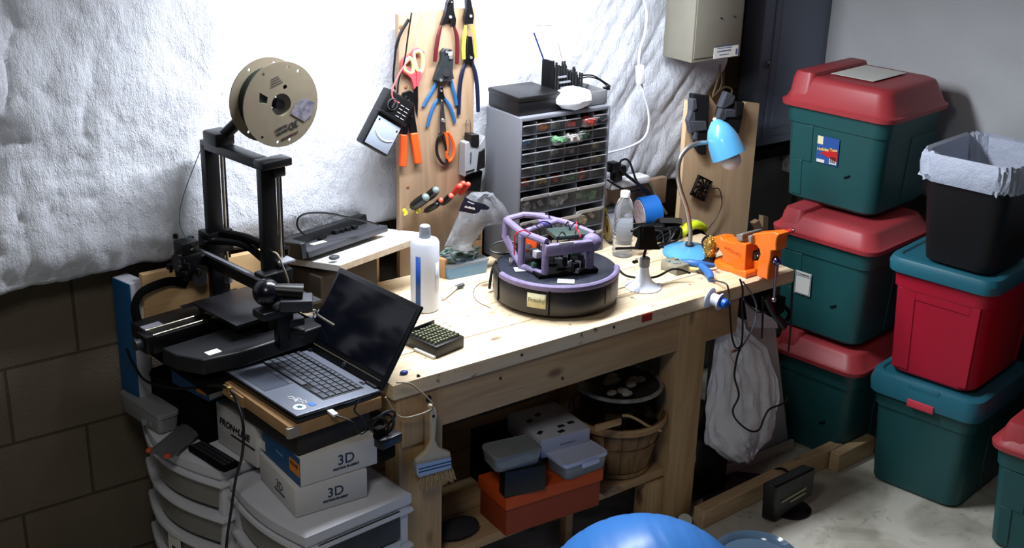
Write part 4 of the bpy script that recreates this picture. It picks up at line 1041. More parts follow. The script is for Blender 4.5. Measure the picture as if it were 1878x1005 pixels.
# tray of drill bits at the laptop's right
t, w3, d3, h3 = carton_px('parts_tray', 'low black tray full of small light pieces beside the laptop screen', 'tray', (800,658), (851,637), (752,632), 637, BT, BLK)
b = MB()
for i in range(9):
    for j in range(7): b.box((w3*(.10+.80*i/8), d3*(.12+.76*j/6), h3+.003), (w3*.055, d3*.06, .007+random.uniform(0,.004)), bev=.0008)
b.out('small_pieces', mat('piece_olive', (120,124,100), .4), t)
MB().box((w3*.5, d3+.002, h3*.5+.004), (w3, .004, h3+.012)).out('tray_back', BLK, t)
MB().box((-.002, d3*.35, .004), (.012,.07,.005)).out('white_strip', PAPER, t)
# little things between bottle and robot
t = thing('hose_tip', 'short white tube with a grey tip lying on the bench by the bottle', 'tube', tuple(at(828, 536, z=BT)))
inv(t).tube([at(812,548,z=BT+.006), at(826,536,z=BT+.008), at(838,526,z=BT+.007)], .0042, 10).out('white_tube', WHT, t)
inv(t).tube([at(836,527,z=BT+.007), at(850,522,z=BT+.009)], .006, 10, smoothpath=False).out('grey_tip', DGRY, t)
cable('loose_wire', 'thin loose wire curled on the bench left of the robot vacuum', [at(u, v, z=BT+.0015) for u, v in ((905,515),(880,520),(868,535),(875,552),(900,565))], .0008, mat('wire_brown', (96,72,60), .5), 'wire')
t, w_, d_, h_ = carton_px('small_carton', 'small brown carton standing just behind the white bottle', 'carton', (816,512), (823,509), (806,500), 478, BT, CARD)
# blue box with parts
t = thing('parts_box', 'blue tinted clear box of small parts standing behind the robot vacuum', 'box', tuple(at(822, 515, z=BT)), math.radians(-4))
PBL = mat('box_blue_clear', (110,160,205), .2, trans=.25)
MB().ring([rr(.135*k, .10*k, .01, z_, 4, .0675, .05) for k, z_ in ((.92,0),(.96,.004),(1,.036),(.97,.036),(.93,.006))]).out('box_body', PBL, t)
MB().ring([rr(.139, .104, .01, z_, 4, .0675, .05) for z_ in (.037,.042)]).out('lid', CLEAR, t)
b = MB()
for i in range(26): b.box((.0675+random.uniform(-.05,.05), .05+random.uniform(-.035,.035), .046+random.uniform(0,.022)), [random.uniform(.008,.028) for _ in range(2)]+[.004], rot=Euler((random.uniform(-.7,.7), random.uniform(-.5,.5), random.uniform(0,3))).to_matrix())
b.out('loose_parts', mat('parts_green', (110,136,128), .4, var=(60,.7)), t)
MB().box((.078,.035,.072), (.045,.035,.002), rot=Euler((.2,.1,.2)).to_matrix()).out('white_card', PAPER, t)
t, w_, d_, h_ = carton_px('small_carton', 'brown carton with printed lines in the shadow left of the drawer cabinet', 'carton', (868,470), (884,466), (858,462), 408, BT, CARD)
b = MB(F_(w_*.5, h_*.6))
for k in range(4): b.box((0, -.012+k*.008, 0), (w_*.6, .0025, .0006))
b.out('carton_lines', INK, t)
# hanging clear plastic bag with a black label
t = thing('clear_bag', 'crumpled clear plastic bag with a black printed label in front of the tool board', 'plastic bag', tuple(at(860, 460, z=BT+.055)))
FILM = mat('bag_film', (226,232,242), .12, spec=1, trans=.8, bump=(34,1.6), ior=1.2)
b = MB(); qy = 2.70
outline = [((815,452),(858,462)),((825,430),(868,440)),((836,405),(890,412)),((842,385),(926,408)),((850,365),(930,392)),((862,352),(918,370)),((880,352),(900,356))]
rings = []
for k, (a, c) in enumerate(outline):
    A, Bp = at(*a, y=qy), at(*c, y=qy); r_ = []
    for i in range(16):
        an_ = 2*PI*i/16; s = .5-.5*math.cos(an_); p = A.lerp(Bp, s); p.y += .022*math.sin(an_)*(.6+.9*nz(k*1.3, i*.9, 2))-.01*k/6; p.z += .016*nz(k*1.7, i*.9, 5); p.x += .012*nz(k*1.1, i*1.1, 7); r_.append(p)
    rings.append(r_)
b = inv(t).ring(rings); b.out('bag', FILM, t)
lab = [at(u, v, y=qy-.042) for u, v in ((853,361),(866,369),(888,374),(899,381),(894,385),(882,384),(878,390),(868,392),(842,387),(846,376))]
inv(t).prism(lab, (0,.001,0)).out('black_label', mat('label_black', (18,20,34), .3), t)
scribble('label_word', t, _W[t.name].inverted() @ frame(at(862,381,y=qy-.0438), (at(884,388,y=qy)-at(848,380,y=qy)), (0,0,1)), .034, .008, PAPER, 3)
scribble('label_word', t, _W[t.name].inverted() @ frame(at(864,372,y=qy-.0438), (at(884,380,y=qy)-at(852,368,y=qy)), (0,0,1)), .024, .004, PAPER, 8)

# ---------------------------------------------------------------- small drawer cabinet
og = thing('drawer_cabinet', 'grey cabinet of small clear drawers standing on the back of the bench', 'drawer cabinet', (2.065, 2.669, BT), math.radians(-1.6))
OW, OD, OH = .322, .165, .444
CG = mat('cabinet_grey', (98,100,107), .5); DCL = mat('drawer_clear', (236,238,240), .08, trans=.95, ior=1.08); LIP = mat('drawer_lip', (190,192,198), .25, trans=.15)
for nm, c, d in (('side_panel',(.004,OD/2,OH/2),(.008,OD,OH)), ('side_panel',(OW-.004,OD/2,OH/2),(.008,OD,OH)), ('top_panel',(OW/2,OD/2,OH-.005),(OW-.016,OD,.010)), ('bottom_panel',(OW/2,OD/2,.004),(OW-.016,OD,.008)), ('back_panel',(OW/2,OD-.003,OH/2),(OW-.016,.006,OH-.02))):
    MB().box(c, d, bev=.001).out(nm, mat('cabinet_back_shade', (34,32,34), .7) if nm == 'back_panel' else CG, og)  # back panel darker than the grey shell: shade inside the drawers put into its colour
rows = [(6,.0405)]*5+[(3,.0735)]*3
z = OH-.012; cols = [(60,110,150),(110,160,120),(190,60,50),(210,120,50),(200,190,90),(150,150,150),(180,170,150),(90,90,100),(220,220,215),(60,60,66)]
shelf = MB(); warm = {(4,0):(232,96,40),(4,1):(220,190,60),(4,2):(196,44,44),(4,4):(200,90,60),(0,3):(190,50,46),(1,0):(60,110,150),(1,2):(100,160,110),(1,3):(216,206,200),(2,2):(214,210,200),(2,5):(200,190,150),(3,5):(196,190,120),(7,1):(210,210,205),(5,1):(190,188,176),(6,2):(200,190,150)}
mul = MB()
for r_i, (nc, ph) in enumerate(rows):
    zb = z-ph
    shelf_z = zb+.002
    MB().box((OW/2, OD/2-.004, shelf_z), (OW-.018, OD-.012, .0035)).out('shelf', CG, og)
    cw = (OW-.018)/nc
    for c_i in range(nc):
        x0 = .009+cw*c_i; out_ = .0
        if (r_i, c_i) in ((1,3),(1,2),(6,1),(0,4)): out_ = .022
        dr = MB(); xm = x0+cw/2; hgt = ph-.008
        dr.box((xm, .004-out_, zb+.005+hgt*.38), (cw-.006, .0018, hgt*.76))                     # front
        dr.box((xm, .045-out_, zb+.0055), (cw-.006, .08, .0015))
        for s in (-1,1): dr.box((xm+s*(cw/2-.0035), .045-out_, zb+.005+hgt*.36), (.0013, .08, hgt*.70))
        D = dr.out('drawer', DCL, og)
        lp_ = MB(); lp_.prism([(xm-cw/2+.003, .004-out_, zb+.005+hgt*.74),(xm-cw/2+.003, -.009-out_, zb+.005+hgt*.86),(xm-cw/2+.003, -.009-out_, zb+.005+hgt*.82),(xm-cw/2+.003, .004-out_, zb+.005+hgt*.62)], (cw-.006,0,0)); lp_.out('drawer_lip', LIP, D)
        cc = warm.get((r_i, c_i), cols[(r_i*5+c_i*3+r_i*c_i) % len(cols)]) if (r_i, c_i) in warm or (r_i+c_i) % 3 else None
        if cc:
            cb2 = MB()
            for q in range(6 if nc == 6 else 12): cb2.box((xm+random.uniform(-.30,.30)*cw, .016+random.uniform(-.004,.02)-out_, zb+.011+random.uniform(0,.5)*hgt*.5), [random.uniform(.008,.020) for _ in range(3)], rot=Euler([random.uniform(0,3) for _ in range(3)]).to_matrix())
            cb2.out('contents', mat('bit_%d_%d_%d' % cc, cc, .5), D)
        if c_i: MB().box((x0, OD/2-.004, zb+ph/2), (.0016, OD-.014, ph-.006)).out('divider', CG, og)
    z = zb
TZ = BT+OH
t = carton('hinged_case', 'black case with a bulging lid lying on top of the drawer cabinet', 'case', 2.073, 2.688, TZ+.001, -2, .150, .150, .040, BLK, bev=.003)
MB().box((.075,.075,.046), (.156,.156,.016), bev=.006).out('case_lid', BLK, t)
b = MB(); R3 = []
for k in range(11):
    th = PI*k/10; rr_ = .047*math.sin(th)+.001; R3.append([Vector((rr_*math.cos(a)*1.25*(1+.16*nz(k*.8, a*1.3, 1)), rr_*math.sin(a)*(1+.16*nz(k*.7, a*1.6, 3)), .032-.032*math.cos(th)*(1+.1*nz(a, k, 2)))) for a in [2*PI*i/22 for i in range(22)]])
b.ring(R3); o = b.out('crumpled_towel', mat('towel_white', (228,232,242), .6, bump=(60,.5))); o.location = at(1050, 200, z=TZ+.001); tag(o, 'crumpled white paper ball on the cabinet beside the black case', 'paper ball')
tr = thing('open_tray', 'open grey drawer tray on the right end of the cabinet top', 'tray', (2.298, 2.682, TZ+.001), math.radians(-1.6))
for nm, c, d in (('tray_front',(.045,.002,.021),(.090,.004,.040)),('tray_side',(.002,.07,.021),(.004,.14,.040)),('tray_side',(.088,.07,.021),(.004,.14,.040)),('tray_back',(.045,.138,.021),(.09,.004,.040)),('tray_floor',(.045,.07,.003),(.088,.138,.004))):
    MB().box(c, d, bev=.0008).out(nm, mat('tray_grey', (104,105,108), .5), tr)
# drill bits in a black block
YD = 2.76
di = thing('drill_index', 'black block with many upright drill bits on the cabinet top', 'drill bit set', tuple(at(1030, 168, y=YD)))
pA, pB = at(1000, 158, y=YD), at(1062, 166, y=YD); 
inv(di).box(((pA.x+pB.x)/2, YD, TZ+.022), (pB.x-pA.x, .05, .042), bev=.003).out('bit_block', BLKM, di)
inv(di).box((pA.x+.008, YD, at(1004,130,y=YD).z-.012), (.012,.045,.085), bev=.002).out('block_end', BLKM, di)
BM = mat('bit_steel', (14,14,17), .55)
for i in range(33):
    u = 1006+54*(i % 11)/10+(i//11)*2.4; x = at(u, 150, y=YD).x; yy = YD-.016+.016*(i//11); hh = (at(u, 110+2.2*(i % 11)+random.uniform(-7,14), y=yy).z-TZ-.030)/.75
    inv(di).cyl((x, yy, TZ+.028), (x, yy, TZ+.030+hh*.75), 0.0026+.0008*(i % 3), n=8).out('drill_bit', BM, di)
for i in range(3): inv(di).box(((pA.x+pB.x)/2-.01*i, YD-.022, TZ+.05+.016*i), (.05-.01*i,.004,.005)).out('bit_rack', GRY, di)
ld = thing('case_cover', 'open clear plastic cover with a blue edge leaning behind the drill bits', 'cover', tuple(at(998, 112, y=2.775)))
c1_, c2_, c3_, c4_ = at(979,60,y=2.775), at(1018,58,y=2.775), at(1032,108,y=2.775), at(998,112,y=2.775)
inv(ld).prism([c1_, c2_, c3_, c4_], (0,.002,0)).out('panel', mat('lid_clear', (250,250,252), .05, trans=.97, ior=1.02), ld)
inv(ld).tube([c1_, c4_, at(1003,150,y=2.775)], .0024, 8, smoothpath=False).out('blue_edge', mat('edge_blue', (24,36,96), .3), ld)
inv(ld).tube([at(980,48,y=2.775), at(1016,46,y=2.775)], .0009, 6, smoothpath=False).out('top_wire', DGRY, ld); inv(ld).tube([at(1024,80,y=2.775), at(1031,110,y=2.775)], .0007, 6, smoothpath=False).out('side_wire', DGRY, ld)
t = thing('cord', 'black cords arched over the open grey tray on the cabinet', 'cord', tuple(at(1118, 158, y=2.75)))
for pts, r_ in ((((1062,139),(1085,138),(1103,147),(1119,158)), .0022), (((1062,145),(1080,141),(1098,146),(1114,158)), .002), (((1118,158),(1105,164),(1090,170),(1078,168)), .003), (((1040,140),(1052,156),(1066,166),(1078,169)), .0035)):
    inv(t).tube([at(u, v, y=2.75) for u, v in pts], r_, 8).out('cord_strand', BLK, t)
inv(t).box(at(1112,162,y=2.75), (.018,.016,.010), bev=.002).out('plug', BLK, t)

# ---------------------------------------------------------------- robot vacuum with a small frame on top
rc = at(1017.5, 545, z=BT); RV = thing('robot_vacuum', 'round dark robot vacuum with a lilac rim and a lilac wire cage on top', 'robot vacuum', (rc.x, rc.y, BT), math.radians(-53+0))
# local -y now points away from the camera's left; local x = picture right, local y = away
rr0 = .170
LIL = mat('lilac_tape', (122,111,146), .55, var=(30,.18), bump=(60,.3)); RB = mat('robot_brown', (34,32,32), .35); RT_ = mat('robot_top', (36,40,52), .3)
MB().lathe([(.001,.008),(.150,.008),(.166,.014),(rr0,.024),(rr0,.082),(.166,.088),(.001,.088)], n=72).out('robot_body', RB, RV)
MB().lathe([(.001,.088),(.150,.088),(.158,.091),(.152,.0945),(.001,.096)], n=72).out('top_plate', RT_, RV)
b = MB(); n_ = 40; a0, a1 = -2.40, .30; rings = []
for i in range(n_+1):
    a = a0+(a1-a0)*i/n_; rings.append([Vector(((.164+.009*math.cos(q))*math.cos(a), (.164+.009*math.cos(q))*math.sin(a), .0895+.010*math.sin(q))) for q in [2*PI*j/10 for j in range(10)]])
b.ring(rings).out('lilac_bumper', LIL, RV)
for a in (-2.42, -1.42): MB().cyl(((rr0+.001)*math.cos(a), (rr0+.001)*math.sin(a), .018), ((rr0+.001)*math.cos(a), (rr0+.001)*math.sin(a), .084), .0022, n=8).out('seam', BLKM, RV)
for x, y_, a in ((-.075,-.070,.45), (.055,-.115,.2)):
    s_ = MB().box((x, y_, .0966), (.044,.028,.0012), rot=a).out('white_square_sticker', PAPER, RV); MB().box((x, y_, .0976), (.017,.014,.0008), rot=a).out('sticker_mark', mat('mark_grey', (150,156,176), .5), s_)
def curved(t, r, a, w_, z_, h_, m, name):
    b = MB(); lo, hi = [], []
    for i in range(9):
        q = a-w_/2+w_*i/8; lo.append(Vector((r*math.cos(q), r*math.sin(q), z_))); hi.append(Vector((r*math.cos(q), r*math.sin(q), z_+h_)))
    b.ring([lo, hi], close=False, cap=False); return b.out(name, m, t, solid=.0006)
TP = mat('tape_cream', (206,200,160), .6, var=(80,.15))
s_ = curved(RV, .1712, -1.62, .30, .034, .040, TP, 'paper_tape')
text('Freaky', 'tape_word', s_, frame((.1718*math.cos(-1.62), .1718*math.sin(-1.62), .055), (1,-.05,0), (0,0,1)), .017, mat('pencil', (120,116,104), .6))
curved(RV, .1712, -.36, .16, .030, .044, mat('patch_grey', (120,116,104), .6), 'side_patch')
RVT = Matrix.Translation((.10,0,.096)) @ Matrix.Diagonal((1.17,1.12,1.08,1)) @ Matrix.Translation((-.10,0,-.072)); _MB = MB
class MB(_MB):
    def __init__(s, M=None): super().__init__((RVT @ M) if M else RVT.copy())
MB().torus((-.125,.045,.082), .028, .0035, (.2,-.3,1), 22, 8, 0, 2*PI, (1.3,.8)).out('coiled_lead', BLK, RV)
MB().cyl((-.083,-.040,.072), (-.083,-.040,.090), .0055, n=14).out('silver_post', STEEL, RV)
# cage
hx0, hx1, hy0, hy1, zc0, zc1 = -.048, .090, -.072, .045, .076, .170
def cg(x, y, z): return (x+.0, y, z)
tb_ = .0075
cage = MB()
A_, B_, C_, D_ = (-.052,-.066), (.018,-.112), (.098,-.022), (-.052,.078)
# big slanted rear left post, uprights and top rails
def bar(name, pts, r=tb_, m=LIL): return MB().tube(pts, r, 10, smoothpath=False).out(name, m, RV)
bar('cage_post', [(-.055,-.055,.076), (-.055,-.055,.158)], .0085)
bar('cage_post', [(.010,-.092,.076), (.010,-.092,.158)], .0085)
bar('cage_post', [(.096,-.018,.076), (.098,-.020,.155)], .0095)
bar('cage_post', [(-.090,.010,.080), (-.118,.028,.120), (-.116,.030,.160)], .0085)
bar('cage_rail', [(-.116,.030,.162), (-.055,-.052,.163), (.012,-.092,.163)], .0088)
bar('cage_rail', [(-.116,.030,.164), (-.085,.070,.167), (-.035,.078,.167)], .0080)
bar('cage_rail', [(-.055,.075,.167), (.020,.050,.167), (.098,.010,.160)], .0075)
bar('cage_rail', [(-.055,-.055,.078), (.010,-.092,.078)], .0075); bar('cage_rail', [(-.090,.010,.080), (-.055,-.055,.078)], .0075)
bar('cage_rail', [(-.050,-.040,.165), (.000,.060,.166)], .0065)
MB().box((.054,-.062,.143), (.118,.018,.030), rot=math.atan2(.072,.088), bev=.005).out('lilac_crossbar', LIL, RV)
MB().sphere((.098,-.012,.146), .023, 16, (1,.8,1)).out('lilac_joint', LIL, RV)
tg = MB().box((.052,-.0725,.146), (.036,.0015,.030), rot=math.atan2(.072,.088)).out('paper_tag', PAPER, RV)
text('Freaky', 'tag_word', tg, RVT @ frame((.0530,-.0738,.146), (math.cos(.686), math.sin(.686), 0), (0,0,1)), .0115, mat('pencil', (120,116,104), .6))
MB().box((.025,-.020,.076), (.150,.110,.010), rot=.68, bev=.002).out('cage_floor', BLKM, RV)
MB().box((.040,-.005,.160), (.085,.062,.012), rot=.62, bev=.003).out('controller_lid', mat('controller_grey', (52,66,62), .35), RV)
MB().lathe([(.001,-.012),(.019,-.012),(.021,0),(.019,.012),(.001,.012)], c=(-.052,.012,.112), n=24, R=Matrix.Rotation(1.3,4,'X')).out('orange_motor', ORA, RV)
MB().cyl((-.052,-.002,.112), (-.052,-.008,.112), .008, n=16).out('motor_hub', STEEL, RV)
for i in range(26):
    q = (random.uniform(-.03,.08), random.uniform(-.07,.03)); 
    MB().box((q[0], q[1], random.uniform(.085,.125)), [random.uniform(.008,.024) for _ in range(3)], rot=random.uniform(0,3), bev=.001).out('electronic_part', [BLKM, DGRY, mat('pcb_green', (40,84,66), .4), mat('pale_part', (180,176,190), .4)][i % 4], RV)
for i in range(9):
    a = Vector((random.uniform(-.07,.09), random.uniform(-.07,.05), .168)); c = a+Vector((random.uniform(-.05,.05), random.uniform(-.05,.05), 0))
    MB().tube([a, (a+c)/2+Vector((0,0,.012)), c, c+Vector((0,0,-.05))], .0017, 6).out('jumper_wire', [BLK, BLK, mat('wire_red', (170,30,50), .4)][i % 3], RV)
MB().box((-.02,.02,.170), (.030,.024,.012), rot=.4, bev=.002).out('top_sensor', mat('sensor_violet', (120,110,190), .35), RV)
MB().tube([(.080,.085,.07), (.13,.10,.05), (.16,.13,.012), (.22,.16,.006), (.26,.20,.02), (.30,.21,.01)], .0030, 8).out('power_lead', BLK, RV)
_MB().tube([(-.160,-.03,.095), (-.174,-.022,.06), (-.178,-.03,.012)], .004, 8).out('strap', BLK, RV)

MB = _MB
# ---------------------------------------------------------------- right end of the bench
# water bottle
p = at(1140, 468, z=BT); t = thing('water_bottle', 'empty clear ribbed water bottle with a white cap beside the drawer cabinet', 'bottle', (p.x, p.y, BT))
h1_ = at(1140, 352, y=p.y).z-BT; PET = mat('pet_plastic', (226,232,238), .06, trans=.88, ior=1.2, spec=.8)
prof = [(.001,.002),(.024,0),(.029,.006),(.0295,.02)]
zz = .02
while zz < h1_*.62: prof += [(.0295, zz), (.0278, zz+.006), (.0295, zz+.012)]; zz += .014
prof += [(.030,h1_*.66),(.0285,h1_*.74),(.020,h1_*.86),(.013,h1_*.91),(.0125,h1_*.93)]
MB().lathe(prof, n=32).out('bottle_body', PET, t)
MB().lathe([(.001,h1_),(.0135,h1_),(.0145,h1_-.003),(.0145,h1_*.92),(.001,h1_*.92)], n=24).out('cap', WHT, t)
# blue tape roll and grey-yellow roll
def roll(label, u, v, y, r, w_, ax, mo, mi, rin, name='tape_roll'):
    c = at(u, v, y=y); c.z = BT+r+.001; ax = Vector(ax).normalized()
    R = ax.to_track_quat('Z', 'Y').to_matrix()
    t = thing(name, label, 'tape roll', tuple(c), R=R)
    MB().lathe([(rin,-w_/2),(r,-w_/2),(r,w_/2),(rin,w_/2),(rin,-w_/2)], n=44).out('tape', mo, t)
    MB().lathe([(rin-.003,-w_/2-.001),(r-.006,-w_/2-.001),(r-.006,-w_/2+.001),(rin-.003,-w_/2+.001),(rin-.003,-w_/2-.001)], n=44).out('side_face', mi, t)
    MB().lathe([(rin-.004,-w_/2),(rin,-w_/2),(rin,w_/2),(rin-.004,w_/2),(rin-.004,-w_/2)], n=36).out('core', CARD, t)
    return t
roll('large blue tape roll with a pink patterned paper side, behind the water bottle', 1189, 386, 2.735, .052, .060, (.93,-.30,.1), mat('tape_blue', (22,96,176), .45), mat('paper_pink', (222,214,222), .7, var=(70,.6,(196,120,140))), .006)
roll('grey tape roll with a yellow side, half hidden between cabinet and water bottle', 1128, 410, 2.70, .044, .05, (.9,-.4,.05), mat('tape_grey', (118,120,128), .45), mat('paper_yellow', (222,196,130), .7), .018)
roll('black tape roll with a yellow rim standing against the drawer cabinet side', 1119, 375, 2.79, .042, .03, (.9,-.4,.05), BLK, mat('rim_yellow', (206,188,40), .5), .024)
# radio / multitool box
pp = at(1204, 452, z=BT)
t = carton('cable_box', 'black box under the tilted black radio, behind the third hand', 'box', pp.x-.01, pp.y+.03, BT, -10, .13, .10, .035, BLKM, bev=.006)
for i in range(7):
    b = MB(); b.tube([(random.uniform(0,.12), random.uniform(0,.03), .036), (random.uniform(0,.12), -.01, random.uniform(.03,.05)), (random.uniform(-.04,.08), -.03, .006), (random.uniform(-.06,.02), -.035, .008)], .0032, 8); b.out('cord', BLK, t)
rd_ = thing('radio', 'black and grey handheld radio with a red mark lying tilted behind the lamp base', 'radio', tuple(at(1222, 412, y=2.66)), R=Euler((-.75,.12,-.25)).to_matrix())
MB().box((0,0,0), (.085,.055,.022), bev=.004).out('radio_body', BLKM, rd_); MB().box((-.004,0,.0115), (.070,.044,.003), bev=.001).out('face_panel', mat('radio_face', (74,80,88), .35), rd_)
MB().box((.012,.012,.0135), (.036,.014,.001)).out('red_mark', mat('mark_red', (206,86,70), .5), rd_); MB().box((0,-.030,.0), (.080,.003,.018)).out('silver_edge', STEEL, rd_)
MB().cyl((-.03,-.02,-.012), (-.03,-.02,-.10), .010, n=10).out('stand', BLKM, rd_)
# power strip, adapters and cords behind the bottle
ps_ = thing('power_strip', 'white power strip on a wooden ledge behind the blue tape roll', 'power strip', tuple(at(1145, 338, y=2.79)))
a, c = at(1112, 336, y=2.79), at(1182, 322, y=2.79); d = (c-a)
inv(ps_).box((a+c)/2+Vector((0,0,-.006)), (d.length,.05,.024), bev=.004).out('strip_body', WHT, ps_)
wl = thing('wood_ledge', 'rough wooden ledge under the white power strip', 'board', tuple((a+c)/2+Vector((0,0,-.04))))
inv(wl).box((((a+c)/2).x+.03, 2.80, (a+c).z/2-.019-.045), (.30,.022,.088), bev=.001).out('board', PLY, wl)
for i, (u, v) in enumerate(((1124,306),(1137,312),(1130,322))):
    o = MB(); o.box((0,0,0), (.030,.03,.034), bev=.005); o = o.out('plug_adapter', BLK); o.location = at(u, v, y=2.77); tag(o, ('black plug on the power strip, nearest the cabinet', 'black plug on the power strip, right of the first', 'black plug low on the power strip')[i], 'plug')
def cords(label, pts, r, m, y, name='cord'):
    t_ = thing(name, label, 'cord', tuple(at(*pts[0], y=y))); inv(t_).tube([at(u, v, y=y) for u, v in pts], r, 8).out('cord_strand', m, t_); return t_
cords('black cord looping up over the power strip', [(1136,312),(1138,296),(1148,292),(1156,300),(1162,318),(1170,335),(1190,352),(1200,366)], .0035, BLK, 2.765)
cords('thick black cord crossing from the strip towards the radio', [(1134,308),(1150,322),(1168,336),(1185,352),(1198,368),(1204,380)], .005, BLK, 2.755)
cords('black cord hanging low across the wooden ledge', [(1114,330),(1135,343),(1155,351),(1170,349),(1174,346)], .0032, BLK, 2.765)
cords('grey metal flexible conduit bending down behind the tape roll', [(1180,326),(1192,337),(1202,358),(1212,376),(1222,392)], .005, mat('conduit_grey', (150,150,146), .35, .6), 2.785, 'conduit')
# white cord with inline switch on the blanket
t = thing('lamp_cord', 'white cord with an inline switch hanging against the blanket', 'cord', tuple(at(1174, 136, y=2.80)))
inv(t).tube([at(u, v, y=2.80) for u, v in ((1178,-30),(1181,0),(1186,24),(1183,60),(1174,90),(1171,120))], .0042, 8).out('cord_strand', mat('cord_white', (222,226,238), .4), t)
inv(t).tube([at(u, v, y=2.80) for u, v in ((1176,150),(1181,175),(1189,205),(1189,235),(1178,256),(1150,271),(1112,281))], .0036, 8).out('cord_strand', mat('cord_white', (222,226,238), .4), t)
sa_, sb_ = at(1171,121,y=2.796), at(1177,152,y=2.796)
inv(t).box((sa_+sb_)/2, (.024,.018,(sa_-sb_).length), rot=Euler((0,-.12,0)).to_matrix(), bev=.003).out('switch', mat('switch_white', (236,236,240), .35), t)
# blue gooseneck lamp
bc_ = at(1263, 466, z=BT); YL = bc_.y
lt = thing('gooseneck_lamp', 'light blue gooseneck desk lamp with a frosted globe bulb', 'lamp', (bc_.x, bc_.y, BT))
LB = mat('lamp_blue', (84,156,204), .22, coat=.5)
MB().lathe([(.001,.0),(.078,.0),(.080,.004),(.078,.010),(.060,.020),(.030,.026),(.001,.027)], n=48).out('lamp_base', LB, lt)
MB().lathe([(.013,.022),(.013,.034),(.006,.040)], n=20).out('neck_socket', DGRY, lt)
NK = mat('neck_metal', (168,166,162), .3, .85)
neck = [Vector((bc_.x, YL, BT+.025))]+[at(u, v, y=YL) for u, v in ((1266,425),(1260,385),(1247,345),(1243,315),(1248,288),(1262,271),(1280,263),(1302,261))]
inv(lt).tube(neck, .0072, 12).out('neck', NK, lt)
A, Bq = at(1312, 222, y=YL), at(1337, 286, y=YL-.045); ax = (Bq-A).normalized(); L_s = (Bq-A).length
RS = ax.to_track_quat('Z', 'Y').to_matrix().to_4x4(); SM = _W[lt.name].inverted() @ (Matrix.Translation(A) @ RS)
MB(SM).lathe([(.001,-.004),(.012,-.002),(.020,.006),(.032,.020),(.041,.040),(.047,.060),(.052,L_s),(.0502,L_s),(.045,.060),(.039,.040),(.030,.022),(.001,.012)], n=44).out('lamp_shade', LB, lt)
MB(SM).sphere((0,0,-.005), .006, 10).out('shade_knob', WHT, lt)
MB(SM).sphere((0,0,L_s+.012), .031, 24).out('bulb', mat('bulb_frost', (226,220,224), .3), lt)
MB(SM).cyl((0,0,.02), (0,0,L_s-.008), .013, n=18).out('bulb_socket', WHT, lt)
inv(lt).cyl(at(1300,262,y=YL), at(1315,262,y=YL), .011, n=16).out('neck_joint', BLK, lt)
# brass sponge with holder
p = at(1301, 480, z=BT); t = thing('tip_cleaner', 'ball of brass wool in a black stand between lamp base and vise', 'tip cleaner', (p.x, p.y, BT))
b = MB(); 
for i in range(150):
    th, ph = random.uniform(0, PI), random.uniform(0, 2*PI); c = Vector((.019*math.sin(th)*math.cos(ph), .019*math.sin(th)*math.sin(ph), .046+.032*math.cos(th)))
    b.torus(c, random.uniform(.003,.006), .0009, (random.uniform(-1,1), random.uniform(-1,1), random.uniform(-1,1)), 8, 4)
b.sphere((0,0,.046), .0185, 14, (1,1,1.7)); b.out('brass_wool', mat('brass_wool', (206,170,90), .3, .85), t)
MB().lathe([(.001,0),(.026,0),(.026,.008),(.016,.012),(.016,.016),(.001,.016)], n=24).out('holder_base', BLK, t)
MB().torus((.022,.02,.046), .026, .004, (.8,.5,.1), 22, 8).out('holder_ring', BLK, t)
# bright green flashlight-like tape measure behind neck
t = thing('hand_sander', 'lime green and black curved hand tool lying behind the blue lamp', 'hand tool', tuple(at(1268, 425, y=2.62)))
LG = mat('lime_plastic', (196,214,30), .4)
inv(t).tube([at(u, v, y=2.62) for u, v in ((1249,440),(1252,426),(1262,417),(1276,411),(1290,416),(1291,424))], [.008,.013,.014,.013,.010,.006], 14, flat=((0,1,0), 1.3)).out('green_body', LG, t)
inv(t).tube([at(u, v, y=2.615) for u, v in ((1258,438),(1268,428),(1284,426),(1296,440))], .009, 10).out('black_grip', BLKM, t)
inv(t).box(at(1272,405,y=2.625), (.045,.012,.006), rot=Euler((0,.25,0)).to_matrix()).out('cream_label', mat('label_cream', (222,220,170), .5), t)
# small clear box
t, wz, dz_, hz_ = carton_px('clear_case', 'small clear plastic case of odds and ends in front of the blue lamp base', 'case', (1240,506), (1263,500), (1211,493), 490, BT, mat('case_clear', (200,196,176), .1, trans=.6, ior=1.3))
b = MB()
for i in range(9): b.box((wz*random.uniform(.2,.8), dz_*random.uniform(.2,.8), hz_+random.uniform(-.002,.004)), (.012,.008,.003), rot=random.uniform(0,3))
b.out('contents', mat('content_grey', (130,140,136), .5), t)
# blue desolder tool
t = thing('glue_gun', 'blue handheld tool with a cord and yellow tip lying at the bench edge', 'hand tool', tuple(at(1285, 492, z=BT)))
TBU = mat('tool_blue', (52,106,176), .4)
def zb(u, v, h): return at(u, v, z=BT+h)
inv(t).tube([zb(1250,480,.020), zb(1266,482,.022), zb(1284,485,.020), zb(1310,487,.014)], [.008,.011,.011,.006], 14).out('barrel', TBU, t)
inv(t).tube([zb(1283,486,.018), zb(1293,494,.016), zb(1301,503,.014), zb(1304,512,.010)], [.010,.011,.012,.009], 12).out('grip', TBU, t)
inv(t).cyl(zb(1262,493,.010), zb(1281,494,.010), .005, n=12).out('yellow_tip', mat('tip_yellow', (226,208,130), .45), t)
inv(t).cyl(zb(1277,497,.006), zb(1298,503,.006), .003, n=10).out('dark_rod', mat('rod_dark', (46,34,36), .4), t)
inv(t).tube([zb(1304,512,.010), zb(1314,515,.010), at(1332,521,y=Y0-.006,), at(1336,535,y=Y0-.008), at(1337,557,y=Y0-.012)], .0026, 8).out('cord', mat('cord_dark_grey', (70,68,64), .5), t)
